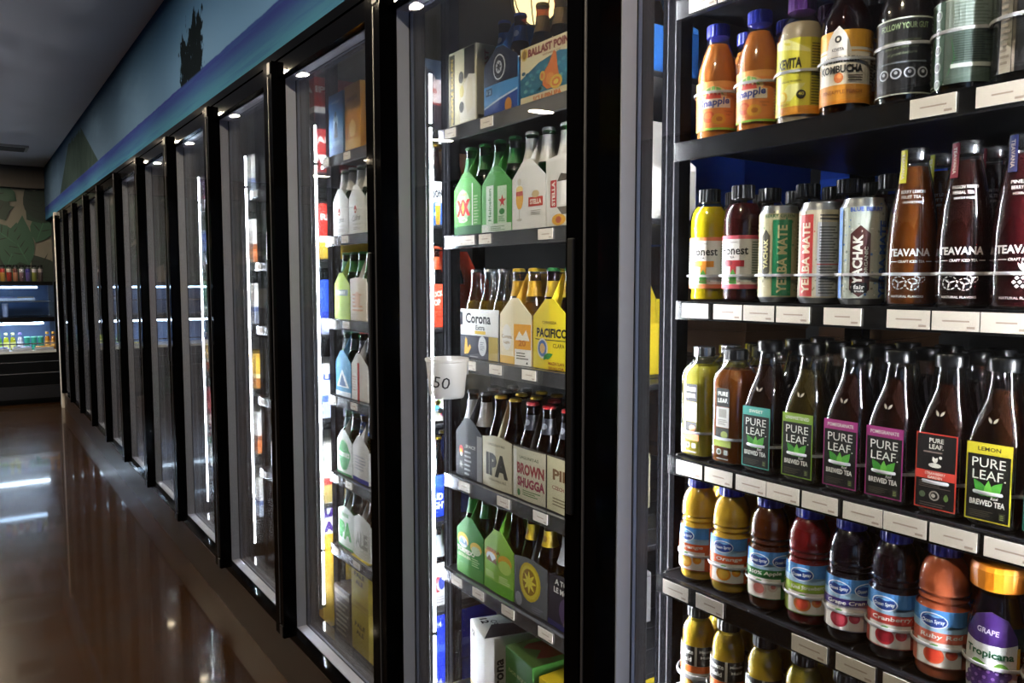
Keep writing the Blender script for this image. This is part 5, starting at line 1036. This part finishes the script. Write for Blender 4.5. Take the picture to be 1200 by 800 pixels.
for x, kit, nm in seq:
    tubq = kit is GT_
    place(kit, 'lidded_tub' if tubq else 'small_bottle', '%s %s on the lower tier of the display case' % (nm, 'lidded tub' if tubq else 'bottle'), 'tub' if tubq else 'bottle', tuple(DC + Vector((x, 0.16, 0.586))), 0, 'items on the lower tier')
def traybox(c): return [('tray_base', MB().box(-0.09, 0.09, -0.04, 0.04, 0, 0.03).mesh('tray_base', PLASTIC('#b9bcc6'), bevel=0.004), []), ('tray_food', MB().box(-0.08, 0.08, -0.033, 0.033, 0.03, 0.045).mesh('tray_food', PLASTIC(c), bevel=0.005), [])]
for i, (x, c, nm) in enumerate(((0.10, '#c9c86a', 'pale green'), (0.32, '#7f86b8', 'lilac'), (0.53, '#8a8fa8', 'grey'), (0.74, '#c89a4a', 'amber'))): place(traybox(c), 'food_tray', '%s food tray at the front of the lower tier' % nm, 'tray', tuple(DC + Vector((x, 0.078, 0.586))), 0, 'food trays')
for i, x in enumerate((0.22, 0.42, 0.60)): place(traybox(('#7a5a6a', '#6a6a8a', '#8a7a6a')[i]), 'food_tray', '%s food tray on the upper glass shelf' % ('left', 'middle', 'right')[i], 'tray', tuple(DC + Vector((x, 0.34, 1.1265))), 0, 'trays on the glass shelf')
for i, x in enumerate((0.30, 0.40)): place(tub(('#8a8fb4', '#a4a8c0')[i], '#c9ccd8'), 'lidded_tub', '%s pale tub on the upper deck of the display case' % ('left', 'right')[i], 'tub', tuple(DC + Vector((x, 0.30, 0.951))), 0, 'tubs on the upper deck')
# jars along the top
def jar(c1, c2): return [('jar_body', MB().lathe([(0.023, 0), (0.026, 0.004), (0.026, 0.145), (0.022, 0.16)], 20).mesh('jar_body', thin_glass('bottle_glass_clear'), True), []), ('filling', MB().lathe([(0.021, 0.004), (0.0235, 0.01), (0.0235, 0.1)], 20).mesh('filling', PLASTIC(c1), True), []), ('layer', MB().lathe([(0.0235, 0.101), (0.0235, 0.14)], 20).mesh('layer', PLASTIC(c2), True), []), ('lid', MB().lathe([(0.027, 0.16), (0.027, 0.178), (0.023, 0.182)], 20).mesh('lid', BLACKCAP, True), [])]
jc = [('#b8642c', '#3a2a8c', 'orange and violet'), ('#d8a44a', '#c8382c', 'tan and red'), ('#b83a2c', '#e6dcd4', 'red and white'), ('#c98a6a', '#6a2a24', 'pink and brown'), ('#8a6a7a', '#d8d4e0', 'mauve and white'), ('#6a5ab0', '#3a2c9c', 'violet'), ('#9aa04a', '#d8d0e0', 'olive and lilac'), ('#5a4a4a', '#a89aa0', 'brown and grey')]
for i, (a, b, nm) in enumerate(jc): place(jar(a, b), 'glass_jar', 'black lidded jar with %s filling on top of the display case' % nm, 'jar', tuple(DC + Vector((0.33 + 0.059 * i, 0.20, 1.341))), 0, 'jars on the display case')
